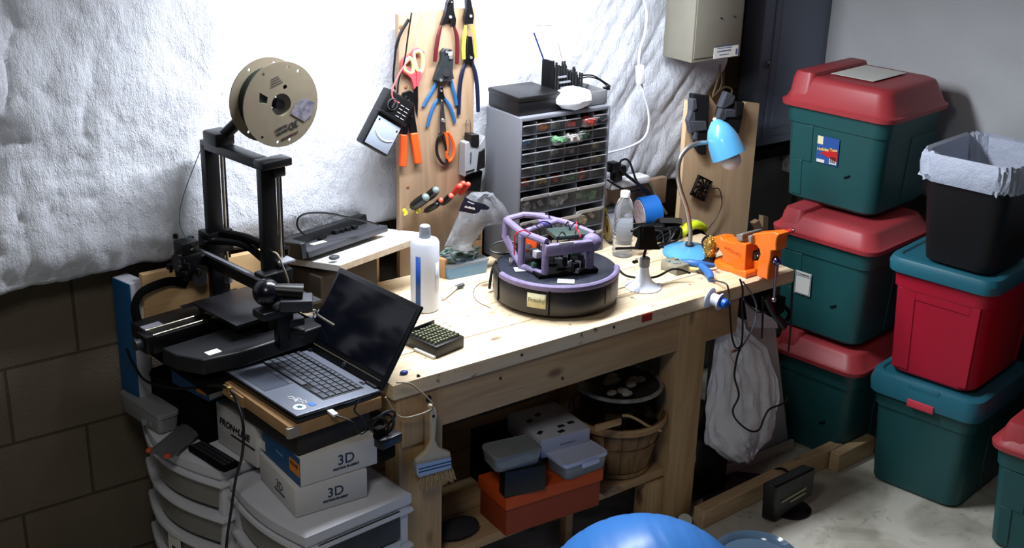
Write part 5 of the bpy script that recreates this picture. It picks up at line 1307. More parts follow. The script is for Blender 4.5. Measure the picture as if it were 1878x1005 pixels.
# third hand stand: white flared base with black cross clamp
p = at(1179, 527, z=BT); t = thing('third_hand', 'white flared stand holding a black clamp cross beside the robot vacuum', 'clamp stand', (p.x, p.y, BT))
zt_ = at(1179, 472, y=p.y).z-BT
MB().lathe([(.001,0),(.050,0),(.051,.003),(.040,.008),(.026,.020),(.016,.040),(.0125,zt_*.72),(.001,zt_*.74)], n=40).out('flared_base', mat('stand_white', (206,212,226), .3), t)
MB().lathe([(.001,zt_*.70),(.0145,zt_*.70),(.0145,zt_*.96),(.010,zt_),(.001,zt_)], n=24).out('grey_collar', GRY, t)
for a in (-.4, 1.9, 3.6): MB().cyl((.047*math.cos(a), .047*math.sin(a), 0), (.047*math.cos(a), .047*math.sin(a), .007), .008, n=14).out('foot_tab', mat('stand_white', (206,212,226), .3), t)
def tw(u, v, dy=0): return at(u, v, y=p.y+dy)
inv(t).tube([tw(1130,456), tw(1160,455), tw(1190,456), tw(1216,453)], .0042, 8, smoothpath=False).out('cross_rod', BLK, t)
inv(t).prism([tw(1180,415,-.01), tw(1200,415,-.01), tw(1206,448,-.01), tw(1212,458,-.01), tw(1172,458,-.01), tw(1178,440,-.01)], (0,.02,0)).out('clamp_head', BLKM, t, bevel=.001)
inv(t).tube([tw(1191,415), tw(1190,440), tw(1182,465), tw(1180,480)], .004, 8, smoothpath=False).out('clamp_rod', BLK, t)
inv(t).tube([tw(1158,424), tw(1175,416), tw(1195,413), tw(1214,413)], .004, 8).out('upper_arm', BLK, t)
inv(t).box(tw(1165,480,.0), (.016,.010,.008), bev=.002).out('wing_nut', BLK, t)
# ---------------------------------------------------------------- orange vise
OR = mat('vise_orange', (238,112,22), .35, var=(9,.12), coat=.2); JAW = mat('jaw_steel', (150,148,140), .45, .6); 
xv = 2.585
def zv(x=xv): return lambda a, c: at(1180+a/6.28, 400+c/6.28, x=x)
p = at(1350, 515, z=BT); vz = thing('bench_vise', 'orange bench vise bolted at the right end of the workbench', 'vise', (2.64, 2.34, BT))
q = zv()
def vp(name, pts, th, m, x=xv, bev=.003): qq = zv(x); return inv(vz).prism([qq(*k) for k in pts], (th, 0, 0)).out(name, m, vz, bevel=bev)
vp('vise_body', [(785,215),(885,220),(905,250),(1040,290),(1080,275),(1180,300),(1168,612),(1010,590),(870,550),(862,520),(905,470),(908,415),(830,300)], .055, OR)
vp('swivel_base', [(868,540),(1010,590),(1165,612),(1185,650),(1175,700),(1080,712),(850,650),(830,590)], .095, OR, x=xv-.010)
sp0 = at(1343, 512, z=BT); inv(vz).lathe([(.001,0),(.062,0),(.064,.003),(.060,.012),(.05,.016),(.001,.016)], c=(xv+.045, 2.345, BT), n=36).out('base_flange', OR, vz)
q2 = zv(xv+.008); inv(vz).cyl(at(1352,506,x=xv-.008), at(1352,502,x=xv-.008), .006, n=6).out('base_bolt', STEEL, vz)
scribble('cast_letters', vz, _W[vz.name].inverted() @ frame(zv(xv-.0006)(1030, 385), (0,-1,-.08), (0,0,1)), .066, .014, mat('cast_orange', (206,88,14), .4), 9)
vp('rear_jaw', [(1062,190),(1140,180),(1140,262),(1075,265)], .085, JAW, x=xv)
# moving jaw
xm = xv+.012
vp('moving_jaw', [(1215,215),(1260,180),(1500,160),(1560,190),(1535,235),(1525,300),(1528,375),(1468,380),(1460,470),(1440,560),(1428,715),(1300,668),(1310,560),(1318,480),(1345,420),(1332,360),(1300,315),(1262,310)], .046, OR, x=xm)
vp('front_jaw', [(1195,205),(1240,200),(1245,300),(1205,270)], .085, JAW, x=xv-.002)
vp('slide_bar', [(1165,470),(1345,500),(1345,600),(1165,590)], .035, OR, x=xm+.02)
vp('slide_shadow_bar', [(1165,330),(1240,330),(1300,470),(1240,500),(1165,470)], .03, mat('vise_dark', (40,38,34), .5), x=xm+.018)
vp('lead_screw', [(1215,400),(1320,430),(1320,455),(1215,425)], .014, STEEL, x=xm+.026)
kb_c = zv(xm+.02)(1535, 492)
inv(vz).sphere(kb_c, .0135, 20).out('screw_head', mat('chrome_blue', (120,120,190), .12, 1), vz)
inv(vz).cyl(kb_c+Vector((0,.012,.006)), kb_c+Vector((0,.05,.012)), .009, n=16).out('screw_shaft', STEEL, vz)
ra = zv(xm+.03)(1535, 455); rb_ = zv(xm+.03)(1500, 940)
inv(vz).cyl(ra, rb_, .0042, n=14).out('handle_bar', STEEL, vz); inv(vz).sphere(rb_, .008, 14).out('handle_end', STEEL, vz)
t = thing('red_rod', 'red rod handle sticking out to the right behind the orange vise', 'rod', tuple(zv(xm+.06)(1560, 185)))
inv(t).cyl(zv(xm+.06)(1545,190), zv(xm+.06)(1725,140), .0075, .0065, n=16).out('rod', mat('rod_red', (170,34,38), .4), t)
inv(t).sphere(zv(xm+.06)(1728,140), .004, 10).out('rod_tip', STEEL, t)
# clamp mechanism hanging below the bench end
t = thing('edge_clamp', 'black metal clamp hanging under the right end of the bench', 'clamp', tuple(at(1425, 570, y=Y0+.02)))
inv(t).box(at(1426,560,y=Y0+.03), (.05,.03,.05), rot=.3, bev=.005).out('clamp_body', BLKM, t)
inv(t).tube([at(u, v, y=Y0+.02) for u, v in ((1405,545),(1418,572),(1432,590),(1440,600))], .012, 10, flat=((0,1,0),.5)).out('clamp_arm', DSTEEL, t)
inv(t).tube([at(u, v, y=Y0+.02) for u, v in ((1422,556),(1438,562),(1448,575),(1442,588))], .006, 10).out('clamp_screw', BLKM, t)
# roll fixed to the front edge
t = thing('solder_spool', 'white spool with a blue core hanging on the bench front edge', 'spool', tuple(at(1312, 550, y=Y0-.03)), R=Vector((.25,-.95,-.1)).to_track_quat('Z','Y').to_matrix())
MB().lathe([(.008,-.020),(.029,-.020),(.029,-.016),(.017,-.015),(.017,.012),(.024,.014),(.024,.018),(.008,.018)], n=36).out('spool_body', mat('spool_white', (214,218,234), .35), t)
MB().lathe([(.001,.014),(.014,.014),(.014,.034),(.010,.038),(.001,.038)], n=26).out('blue_core', mat('core_blue', (24,96,196), .35), t)
MB().cyl((.012,.0,.016),(.012,.0,.040),.004,n=10).out('blue_peg', mat('core_blue', (24,96,196), .35), t)
# cooling fan hanging on the notched board
YG = YB-.012
fc = at(1286, 345, y=YG); t = thing('cooling_fan', 'small black square cooling fan hanging tilted on the right plywood board', 'fan', tuple(fc), R=Euler((0, math.radians(27), 0)).to_matrix())
s = .036
for c, d in (((0,0,s-.0025),(2*s,.010,.005)),((0,0,-s+.0025),(2*s,.010,.005)),((s-.0025,0,0),(.005,.010,2*s)),((-s+.0025,0,0),(.005,.010,2*s))):
    MB().box(c, d, bev=.0008).out('frame_side', BLK, t)
MB().torus((0,0,0), .0340, .0018, (0,1,0), 32, 8).out('fan_ring', BLK, t)
for sx in (-1,1):
    for sz_ in (-1,1): MB().prism([(sx*s,-.004,sz_*s),(sx*s*.55,-.004,sz_*s),(sx*s*.74,-.004,sz_*s*.74),(sx*s,-.004,sz_*s*.55)], (0,.006,0)).out('frame_corner', BLK, t)
MB().cyl((0,-.006,0),(0,.004,0),.0105,n=24).out('hub', BLK, t)
for k in range(9):
    a = 2*PI*k/9; pts = []
    for r_, da in ((.009,0),(.020,.18),(.0325,.50)): pts.append(Vector((r_*math.cos(a+da), 0, r_*math.sin(a+da))))
    for r_, da in ((.0325,.74),(.020,.43),(.009,.35)): pts.append(Vector((r_*math.cos(a+da), 0, r_*math.sin(a+da))))
    MB().prism([v_+Vector((0,-.003,0)) for v_ in pts], (0,.003,0)).out('blade', BLK, t)
inv(t).tube([at(u, v, y=YG) for u, v in ((1308,346),(1318,346),(1323,360),(1323,378),(1312,402),(1300,418),(1292,428))], .0016, 8).out('fan_wire', BLK, t)
# gloves stuck on the board top
def glove(label, spec, u, v):
    t = thing('glove', label, 'glove', tuple(at(u, v, y=YB-.02)), 0, 'work gloves on the board')
    for k, (poly, m_, th, y_) in enumerate(spec):
        inv(t).prism([at(a, c, y=YB-.004-th-y_) for a, c in poly], (0, th, 0)).out(('glove_palm','glove_cuff','glove_finger','glove_patch','glove_strap','glove_finger','glove_patch')[k], m_, t, bevel=.004)
    return t
GK = mat('glove_black', (18,18,22), .8, bump=(90,.3)); GG = mat('glove_grey', (84,88,98), .85, bump=(90,.4))
glove('black and grey work glove draped over the left top corner of the notched board', [
  ([(1272,172),(1302,176),(1300,230),(1296,262),(1280,262),(1268,220)], GK, .022, 0), ([(1278,250),(1296,250),(1296,284),(1286,284),(1276,268)], GK, .018, .0),
  ([(1262,222),(1270,200),(1276,205),(1278,240),(1268,246)], GG, .018, .006), ([(1270,182),(1278,180),(1280,200),(1270,206)], GG, .024, .002), ([(1266,222),(1296,222),(1298,240),(1276,242)], GG, .024, .003), ([(1274,240),(1282,240),(1280,262),(1274,256)], GG, .02, .004)], 1285, 220)
glove('black and grey work glove with its cuff up, right glove on the board', [
  ([(1326,186),(1366,188),(1362,215),(1356,245),(1338,246),(1318,215)], GK, .022, 0), ([(1334,168),(1350,176),(1346,190),(1330,200),(1322,198)], GG, .024, .004),
  ([(1324,198),(1346,200),(1330,222),(1316,222)], GG, .020, .006), ([(1330,200),(1360,202),(1356,216),(1330,216)], GG, .025, .002), ([(1350,186),(1366,190),(1360,215),(1350,214)], GK, .028, .003)], 1342, 205)
# rope and pine strip above
t = thing('pine_strip', 'pine strip with hanging twine between the grey meter box and the board', 'board', tuple(at(1312, 190, y=2.86)))
inv(t).prism([at(1300,112,y=2.86), at(1330,110,y=2.86), at(1328,190,y=2.86), at(1302,190,y=2.86)], (0,.02,0)).out('strip', wood('dark_pine', (130,96,62), (104,74,46), 2, 1), t)
inv(t).tube([at(u, v, y=2.84) for u, v in ((1322,118),(1318,140),(1312,160),(1308,176),(1318,166),(1330,160),(1342,164),(1340,176))], .0035, 8).out('twine', mat('twine', (150,136,110), .8), t)
inv(t).tube([at(u, v, y=2.84) for u, v in ((1320,125),(1324,150),(1316,170),(1306,178))], .0025, 8).out('twine', mat('twine', (150,136,110), .8), t)
# meter box and breaker panel
MBX = mat('meter_box_grey', (134,131,118), .5, var=(20,.06)); PNL = mat('panel_slate', (112,122,142), .42)
gb = thing('meter_box', 'grey metal electrical box high on the wall with a white label', 'electrical box', tuple(at(1310, 112, y=2.72)))
ga, gc = at(1268, 116, y=2.72), at(1357, 105, y=2.72)
inv(gb).box(((ga.x+gc.x)/2, 2.785, ga.z+.20), (gc.x-ga.x, .13, .40), bev=.003).out('box_body', MBX, gb)
inv(gb).box(((ga.x+gc.x)/2, 2.7185, ga.z+.205), (gc.x-ga.x-.012, .003, .385), bev=.001).out('box_door', MBX, gb)
la, lb = at(1308, 110, y=2.716), at(1355, 77, y=2.716)
lab_ = inv(gb).box(((la.x+lb.x)/2, 2.7160, (la.z+lb.z)/2-.003), (lb.x-la.x, .001, lb.z-la.z-.012)).out('white_label', PAPER, gb)
scribble('label_word', lab_, _W[gb.name].inverted() @ frame(((la.x+lb.x)/2-.010, 2.7150, (la.z+lb.z)/2+.002), (1,0,0), (0,0,1)), (lb.x-la.x)*.55, .006, mat('label_blue', (70,90,140), .5))
b = inv(gb)
for k in range(3): b.box(((la.x+lb.x)/2-.008, 2.7152, (la.z+lb.z)/2+(.018,.011,-.010)[k]), ((lb.x-la.x)*(.8,.6,.4)[k], .0006, .0018))
b.box((lb.x-.008, 2.7152, (la.z+lb.z)/2-.006), (.007,.0006,.018)); b.out('label_lines', mat('label_blue', (70,90,140), .5), lab_)
for z_ in (.10,.16): inv(gb).cyl((ga.x+.01+z_, 2.716, ga.z+.13), (ga.x+.01+z_, 2.714, ga.z+.13), .003, n=10).out('screw', DSTEEL, gb)
pa = thing('breaker_panel', 'dark slate breaker panel on the wall in the corner', 'electrical panel', (3.43, 2.90, .872))
inv(pa).box((3.425, 2.925, .872+.4), (.335, .09, .80), bev=.004).out('panel_body', PNL, pa)
da = at(1400, 255, y=2.877)
inv(pa).box(((da.x+3.590)/2, 2.877, .905+.4), (3.590-da.x, .006, .80), bev=.002).out('panel_cover', PNL, pa)
inv(pa).box(((da.x+3.590)/2+.002, 2.8735, .935+.4), (3.590-da.x-.05, .004, .80), bev=.001).out('panel_door', mat('panel_slate_door', (118,128,148), .42), pa)
lc = at(1408, 119, y=2.872)
inv(pa).box(lc, (.020,.004,.026), bev=.001).out('door_latch', mat('latch_grey', (104,110,116), .35, .4), pa); inv(pa).box(lc+Vector((.002,-.0025,-.003)), (.004,.002,.014)).out('latch_slot', BLKM, pa)
# dark conduit run under the panel
t = thing('black_duct', 'black pipe insulation running along the wall under the breaker panel', 'pipe', (3.4, 2.93, .83))
inv(t).tube([(3.10,2.95,.83),(3.3,2.94,.825),(3.45,2.93,.83),(3.58,2.90,.835)], .028, 14).out('pipe', BLKM, t)
# offcuts beside the vise
t = thing('offcut', 'small pine offcuts leaning between the plywood board and the tubs', 'offcut', (3.05, 2.71, .46))
inv(t).prism([at(1383,410,y=2.70), at(1392,404,y=2.70), at(1404,428,y=2.70), at(1394,430,y=2.70)], (0,.02,0)).out('strip', PLY, t)
inv(t).prism([at(1400,396,y=2.73), at(1409,398,y=2.73), at(1408,428,y=2.73), at(1398,428,y=2.73)], (0,.02,0)).out('strip', PLY, t)

inv(t).box((3.13, 2.72, .265), (.16,.10,.53), bev=.003).out('stand', BLKM, t)
# ---------------------------------------------------------------- under the bench
SZ = .2095
t, w_, d_, h_ = carton_px('shoe_box', 'orange shoe box on the left of the lower shelf', 'box', (927,985), (1101,927), (893,967), 916, SZ, mat('carton_orange_box', (206,78,22), .6))
bpy.data.objects.remove(t.children[0]); dd = .135
MB().box((w_/2, dd/2, (h_-.01)/2), (w_-.006, dd-.006, h_-.01), bev=.001).out('box_body', mat('box_rust', (152,58,26), .6), t)
MB().box((w_/2, dd/2, h_-.0165), (w_+.004, dd+.004, .036), bev=.0015).out('lid', mat('carton_orange_box', (216,84,24), .6), t)
OT = SZ+h_+.002
t, w_, d_, h_ = carton_px('black_box', 'black box under the clear bin on the left of the orange shoe box', 'box', (925,914), (1000,898), (900,905), 868, OT, mat('box_black', (14,14,17), .5))
BBT = OT+h_; 
pb_ = at(907, 871, z=BBT+.001)
clear_bin('clear lidded bin of parts on top of the black box under the bench', pb_.x, pb_.y, BBT+.001, -10, .140, .085, .046, ((110,120,130),(140,146,150),(70,120,120)), 'clear bins on the shelf')
pb_ = at(1036, 886, z=OT+.001)
clear_bin('clear bin with white hinged lid and front latch on the orange shoe box', pb_.x, pb_.y, OT+.001, -1, .150, .092, .050, ((150,150,150),(110,110,120),(170,150,130)), 'clear bins on the shelf', latch=True, lidm=mat('lid_milky', (206,214,240), .3, trans=.1))
wb_ = thing('white_box', 'white carton with black squares on its top, behind the two clear bins', 'carton', tuple(at(992, 842, z=.362)), math.radians(-6))
MB().box((.078,.088,.0275), (.156,.175,.055), bev=.002).out('box_body', mat('carton_grey_white', (200,200,208), .55), wb_)
for x, y_, a in ((.02,.04,.6),(.09,.045,0),(.125,.05,.0),(.03,.11,.3),(.07,.13,.5),(.075,.02,.2)): MB().box((x, y_, .0555), (.020,.012,.001), rot=a).out('black_square', INK, wb_)
scribble('carton_word', wb_, F_(.085, .028), .050, .006, mat('print_grey', (120,120,128), .6), 11)
sp_ = carton('support_case', 'dark case holding up the white carton on the lower shelf', 'case', 1.80, 2.41, SZ, -4, .17, .11, .151, BLKM)
# bushel basket
bkc = at(1157, 878, z=SZ); Hb = .178
bk = thing('bushel_basket', 'round wooden slat basket with a rope handle on the right of the lower shelf', 'basket', (bkc.x+.018, bkc.y+.095, SZ))
SL = wood('basket_slat', (138,104,64), (110,80,48), 2, 1, knots=.1); HO = wood('basket_hoop', (186,146,96), (150,112,70), 0, 1, knots=.1)
Rb, Rt = .096, .134
for k in range(16):
    a = 2*PI*k/16; b = MB(); da = 2*PI/16*.485; q = []
    for rr_, z_ in ((Rb, 0), (Rb+(Rt-Rb)*.5, Hb*.5), (Rt, Hb)): q.append([Vector((rr_*math.cos(a+s_*da), rr_*math.sin(a+s_*da), z_)) for s_ in (-1,-.33,.33,1)])
    b.ring(q, close=False, cap=False).out('slat', SL, bk, solid=.002)
MB().cyl((0,0,0),(0,0,.004), Rb-.002, n=36).out('basket_floor', SL, bk)
for z_, rr_, hh in ((.012, Rb+.003, .014), (Hb*.56, Rb+(Rt-Rb)*.56+.001, .006), (Hb*.95, Rt+.004, .022)):
    MB().lathe([(rr_,z_-hh/2),(rr_+.002+.002*(z_ > .1),z_-hh/2),(rr_+.005,z_+hh/2),(rr_+.002,z_+hh/2),(rr_,z_-hh/2)], n=44).out('hoop', HO if z_ > .1 else SL, bk)
inv(bk).tube([at(u, v, y=bkc.y-.04) for u, v in ((1143,762),(1155,763),(1172,771),(1190,782),(1212,790))], .0038, 8).out('rope_handle', mat('rope_tan', (190,164,110), .8), bk)
inv(bk).box(at(1115,779,y=bkc.y-.035), (.085,.008,.018), rot=-.1, bev=.001).out('rim_strip', HO, bk)
b = MB(); 
for i in range(16): b.box((random.uniform(-.07,.07), random.uniform(-.07,.07), Hb-.012+random.uniform(0,.045)), (random.uniform(.02,.05), .03, .014), rot=Euler((random.uniform(-.4,.4), random.uniform(-.4,.4), random.uniform(0,3))).to_matrix(), bev=.002)
b.out('contents', mat('content_dark', (54,46,30), .7, var=(30,.5)), bk)
pt = thing('round_pan', 'dark round pan with a pale rim resting on the basket, holding pale pieces', 'pan', (bkc.x+.018, bkc.y+.095, SZ+Hb+.052))
MB().lathe([(.001,0),(.080,0),(.10,.014),(.122,.028),(.122,.031),(.098,.018),(.076,.006),(.001,.006)], n=44).out('pan_body', mat('pan_dark', (48,46,46), .4), pt)
MB().torus((0,0,.030), .121, .006, n=44).out('pan_rim', mat('pan_pale', (150,144,136), .6, var=(40,.5)), pt)
for i in range(16):
    a = random.uniform(0, 2*PI); r_ = random.uniform(.02,.095); MB().sphere((r_*math.cos(a), r_*math.sin(a), .022+random.uniform(0,.01)), random.uniform(.009,.015), 10, (1.3,1,.6)).out('pale_piece', mat('piece_pale', (166,160,152), .6), pt)
# paper on shelf
t = thing('paper_scrap', 'small printed paper scrap on the shelf in front of the basket', 'paper', tuple(at(1122, 900, z=SZ+.001)))
MB().box((0,0,0), (.07,.035,.0012), rot=.1).out('paper', mat('paper_tan', (176,158,136), .7, var=(60,.3)), t)
# clutter at the shelf's left end
t = thing('rag', 'dark crumpled rag on the left end of the lower shelf', 'rag', tuple(at(850, 990, z=SZ)))
MB().sphere((0,.03,.02), .05, 16, (1.3,.8,.45)).out('cloth', mat('rag_dark', (40,38,38), .9, bump=(40,.6)), t)
# paintbrush on the leg
ph = at(789, 735, y=2.20); t = thing('paintbrush', 'wide paintbrush with a cream handle hanging on the left bench leg', 'paintbrush', tuple(ph))
def qb(a, c, y=2.205): return at(600+a/2.793, 560+c/2.793, y=y)
HW = mat('brush_cream', (196,182,156), .45)
inv(t).prism([qb(a, c, 2.196) for a, c in ((524,520),(535,508),(552,515),(566,560),(562,620),(556,690),(575,728),(634,752),(636,776),(458,818),(456,798),(510,750),(536,700),(536,620),(528,560))], (0,.014,0)).out('handle', HW, t, bevel=.004)
inv(t).cyl(qb(544,567,2.1955), qb(544,567,2.1945), .0035, n=14).out('hang_hole', BLKM, t)
inv(t).prism([qb(a, c, 2.192) for a, c in ((458,816),(636,776),(640,835),(472,884),(460,860))], (0,.020,0)).out('ferrule', mat('ferrule_steel', (176,186,198), .35, .35), t, bevel=.002)
for k in range(2): inv(t).prism([qb(a, c+k*16, 2.1915) for a, c in ((470,838),(636,796),(636,801),(470,843))], (0,.004,0)).out('ferrule_groove', DSTEEL, t)
b = inv(t)
for i in range(70):
    s = i/69; x0_, y0_ = 474+166*s, 882-50*s; L2 = 72+random.uniform(-10,10)-abs(s-.4)*16; x1_ = x0_+(s-.25)*22+4
    b.tube([qb(x0_, y0_, 2.196+.010*random.random()), qb((x0_+x1_)/2, y0_+L2*.5, 2.196+.010*random.random()), qb(x1_, y0_+L2, 2.196+.012*random.random())], [.0016,.0014,.0007], 5, smoothpath=False)
b.out('bristles', mat('bristle', (176,152,112), .7), t)
# hooks and wire beside it
t = thing('cable', 'thin pale wire drooping from the bench corner to the paintbrush', 'wire', tuple(at(735, 703, y=2.19)))
inv(t).tube([at(600+a/2.793, 560+c/2.793, y=2.195) for a, c in ((355,395),(420,400),(470,435),(520,480),(545,515),(525,538),(470,560),(400,575),(350,555),(300,470))], .0022, 8).out('wire', mat('wire_tan', (150,140,120), .5), t)
t = thing('wall_hook', 'black screw hook in the left bench leg behind the paintbrush', 'hook', tuple(at(788, 730, y=2.215)))
inv(t).sphere(at(786,731,y=2.222), .008, 12, (1,.6,1.1)).out('hook', BLK, t)
# small blue cap at bench corner
o = MB(); o.sphere((0,0,.004), .008, 10, (1.4,1,.7)); o = o.out('blue_clip', mat('clip_blue', (40,60,130), .4)); o.location = at(741, 686, z=BT); tag(o, 'small blue clip on the bench corner beside the laptop screen', 'clip')

# ---------------------------------------------------------------- right of the bench, on the floor
# white foam board behind the bag
fb = thing('foam_board', 'white panel standing on the floor behind the hanging plastic bag', 'panel', tuple(at(1395, 836, z=0)))
f0, f1 = at(1262, 885, z=.012), at(1404, 832, z=.012)
f1 = Vector((3.0, f1.y, .012)); f0 = Vector((2.60, f1.y, .012)); top = at(1420, 585, y=f1.y)
inv(fb).prism([f0, f1, Vector((top.x, f1.y+.0, top.z)), Vector((top.x-.14, f1.y, top.z+.02)), Vector((f0.x, f1.y, top.z))], (0,.022,0)).out('panel', mat('panel_grey_white', (190,188,190), .5), fb)
inv(fb).box(((f0.x+f1.x)/2, f1.y-.012, .018), (f1.x-f0.x+.01, .012, .034), bev=.001).out('bottom_frame', mat('frame_cream', (206,200,186), .5), fb)
t = thing('paper_sheet', 'white sheet with dark writing tucked behind the cables under the bench end', 'paper', tuple(at(1380, 580, y=2.30)))
inv(t).prism([at(1366,556,y=2.34), at(1424,588,y=2.34), at(1427,602,y=2.30), at(1372,600,y=2.30)], (.002,.002,0)).out('sheet', WHT, t)
# bag
BYp = 2.262
bg = thing('shopping_bag', 'white translucent plastic bag hanging under the right end of the bench', 'plastic bag', tuple(at(1350, 700, y=BYp)))
cen = [((1318,575),(1345,575)), ((1314,610),(1362,604)), ((1308,650),(1405,640)), ((1302,700),(1424,690)), ((1296,750),(1424,735)), ((1293,785),(1420,770)), ((1296,812),(1412,798)), ((1320,830),(1395,815)), ((1345,842),(1372,836))]
rings = []
for kk in range(41):
    f_ = kk/40*(len(cen)-1); k0 = min(int(f_), len(cen)-2); fr = f_-k0; n_ = 60; r_ = []
    lerp2 = lambda p_, q_: (p_[0]*(1-fr)+q_[0]*fr, p_[1]*(1-fr)+q_[1]*fr)
    A, Bp = at(*lerp2(cen[k0][0], cen[k0+1][0]), y=BYp), at(*lerp2(cen[k0][1], cen[k0+1][1]), y=BYp)
    full = min(1, .25+f_*.16)
    for i in range(n_):
        an_ = 2*PI*i/n_; s = .5-.5*math.cos(an_); p = A.lerp(Bp, s)
        cx_, sy_ = math.cos(an_), math.sin(an_)
        pleat = abs(nz(cx_*4.2+f_*.25, sy_*4.2, f_*.35))+.6*abs(nz(cx_*9-f_*.5, sy_*9, f_*.9))
        p.y += -.045*sy_*full*(1+.5*nz(cx_*1.5, sy_*1.5, f_*.5))+.034*pleat*(1 if sy_ > 0 else -1)*.8
        p.x += .014*nz(cx_*3, f_*.7, 1+sy_*3); p.z += .014*nz(cx_*4, f_*.8, 3+sy_*4); r_.append(p)
    rings.append(r_)
BAGM = mat('bag_white_film', (246,246,252), .22, spec=1, trans=.08, bump=(20,.8), ior=1.3)
inv(bg).ring(rings).out('bag_body', BAGM, bg, sharp=1.2)
inv(bg).tube([at(u, v, y=BYp+.0) for u, v in ((1325,600),(1318,570),(1320,540),(1330,525))], [.012,.008,.005,.004], 10, flat=((0,1,0),.4)).out('bag_handle', BAGM, bg)
inv(bg).prism([at(u, v, y=BYp-.002) for u, v in ((1330,578),(1342,572),(1400,640),(1380,660),(1360,640))], (0,.004,0)).out('bag_strap', BAGM, bg)
def hcord(label, pts, r, m, y, name='cable'):
    t_ = thing(name, label, 'cable', tuple(at(*pts[len(pts)//2], y=y))); inv(t_).tube([at(u, v, y=y) for u, v in pts], r, 8).out('cord', m, t_); return t_
hcord('long black cable hanging from the vise across the bag to a loose end', [(1357,512),(1362,530),(1361,560),(1362,600),(1360,630),(1352,655),(1347,690),(1355,725),(1344,752),(1352,772),(1375,790),(1392,788),(1402,765),(1412,750),(1436,740),(1446,728)], .0030, BLK, 2.185)
hcord('black cable looping down from the white spool', [(1338,556),(1340,590),(1343,620),(1350,638),(1360,634)], .0030, BLK, 2.188)
hcord('grey cable curving down beside the black ones and back to the bag', [(1362,516),(1376,535),(1387,560),(1385,590),(1370,622),(1356,640),(1342,646)], .0026, mat('cord_grey_blue', (104,104,120), .5), 2.19)
hcord('thin orange wire end under the spool', [(1342,644),(1350,640),(1340,650),(1348,668)], .0012, mat('wire_copper', (190,110,60), .5), 2.186, 'wire')
hcord('short black cable bridging to the clamp', [(1363,548),(1375,562),(1390,572),(1405,573)], .0024, BLK, 2.192)
hcord('straight black cable hanging right of the paper sheet', [(1398,545),(1399,570),(1398,600),(1397,620)], .0030, BLK, 2.20)
hcord('black cord running down the corner in front of the tubs', [(1455,500),(1453,540),(1450,600),(1446,645)], .0028, BLK, 2.225)
t = thing('yellow_rope', 'coil of yellow rope hanging behind the bag', 'rope', tuple(at(1426, 720, y=2.50)))
b = inv(t)
for k in range(9): b.torus(at(1426-1.2*k, 685+16*k, y=2.50), .026-.001*k, .0035, (.3,.8,.5), 18, 6)
b.out('coil', mat('rope_yellow', (190,176,40), .6), t)
# black computer tower on its side
t = thing('computer_tower', 'black computer case standing on the floor right of the bench leg', 'computer case', (2.46, 2.30, 0))
inv(t).box((2.545, 2.40, .13), (.17, .20, .26), bev=.006).out('case_body', mat('case_black', (10,10,13), .35), t)
inv(t).box((2.545, 2.297, .13), (.16, .006, .25), bev=.003).out('front_panel', mat('case_black', (10,10,13), .35), t)
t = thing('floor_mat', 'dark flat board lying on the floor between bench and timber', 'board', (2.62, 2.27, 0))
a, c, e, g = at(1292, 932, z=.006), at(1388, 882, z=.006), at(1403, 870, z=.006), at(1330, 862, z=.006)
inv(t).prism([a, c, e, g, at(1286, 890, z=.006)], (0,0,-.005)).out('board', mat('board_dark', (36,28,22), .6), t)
# timbers
tm = thing('timber', 'long pine timber lying on the floor, running from the bench leg past the black monitor', 'timber', tuple(at(1290, 978, z=0)), 0)
a, c = at(1288, 972, z=0), at(1548, 842, z=0); d = (c-a).normalized(); nrm = Vector((-d.y, d.x, 0))
WT = wood('timber_pine', (204,178,138), (180,150,110), 0, 1, knots=.3)
inv(tm).prism([a, c, c+nrm*.04, a+nrm*.04], (0,0,.062)).out('board', WT, tm, bevel=.003)
tm = thing('timber', 'short pine block lying against the end of the long timber', 'timber', tuple(at(1536, 870, z=0)))
a, c = at(1535, 868, z=0), at(1602, 834, z=0); d = (c-a).normalized(); nrm = Vector((-d.y, d.x, 0))
inv(tm).prism([a, c, c+nrm*.036, a+nrm*.036], (0,0,.066)).out('board', WT, tm, bevel=.003)
t = thing('pink_scrap', 'small pink scrap on the floor under the bottom green tub', 'scrap', tuple(at(1515, 822, z=0)))
MB().sphere((0,0,.012), .014, 12, (1.2,.8,1)).out('scrap', PINK, t)
# white round cap at the leg foot
t = thing('furniture_pad', 'white round plastic pad leaning at the foot of the right bench leg', 'pad', tuple(at(1258, 952, y=2.215)))
inv(t).cyl(at(1256,955,y=2.222), at(1256,955,y=2.205), .021, n=26).out('pad', mat('pad_cream', (206,200,184), .5), t)
t = thing('clamp_jar', 'small glass jar in the shadow under the shelf beside the ball', 'jar', (at(1186, 955, y=2.30).x, 2.30, 0))
MB().lathe([(.001,0),(.022,0),(.022,.10),(.018,.11),(.018,.12),(.001,.12)], n=24).out('jar_body', mat('jar_glass', (120,126,120), .2, trans=.5), t)
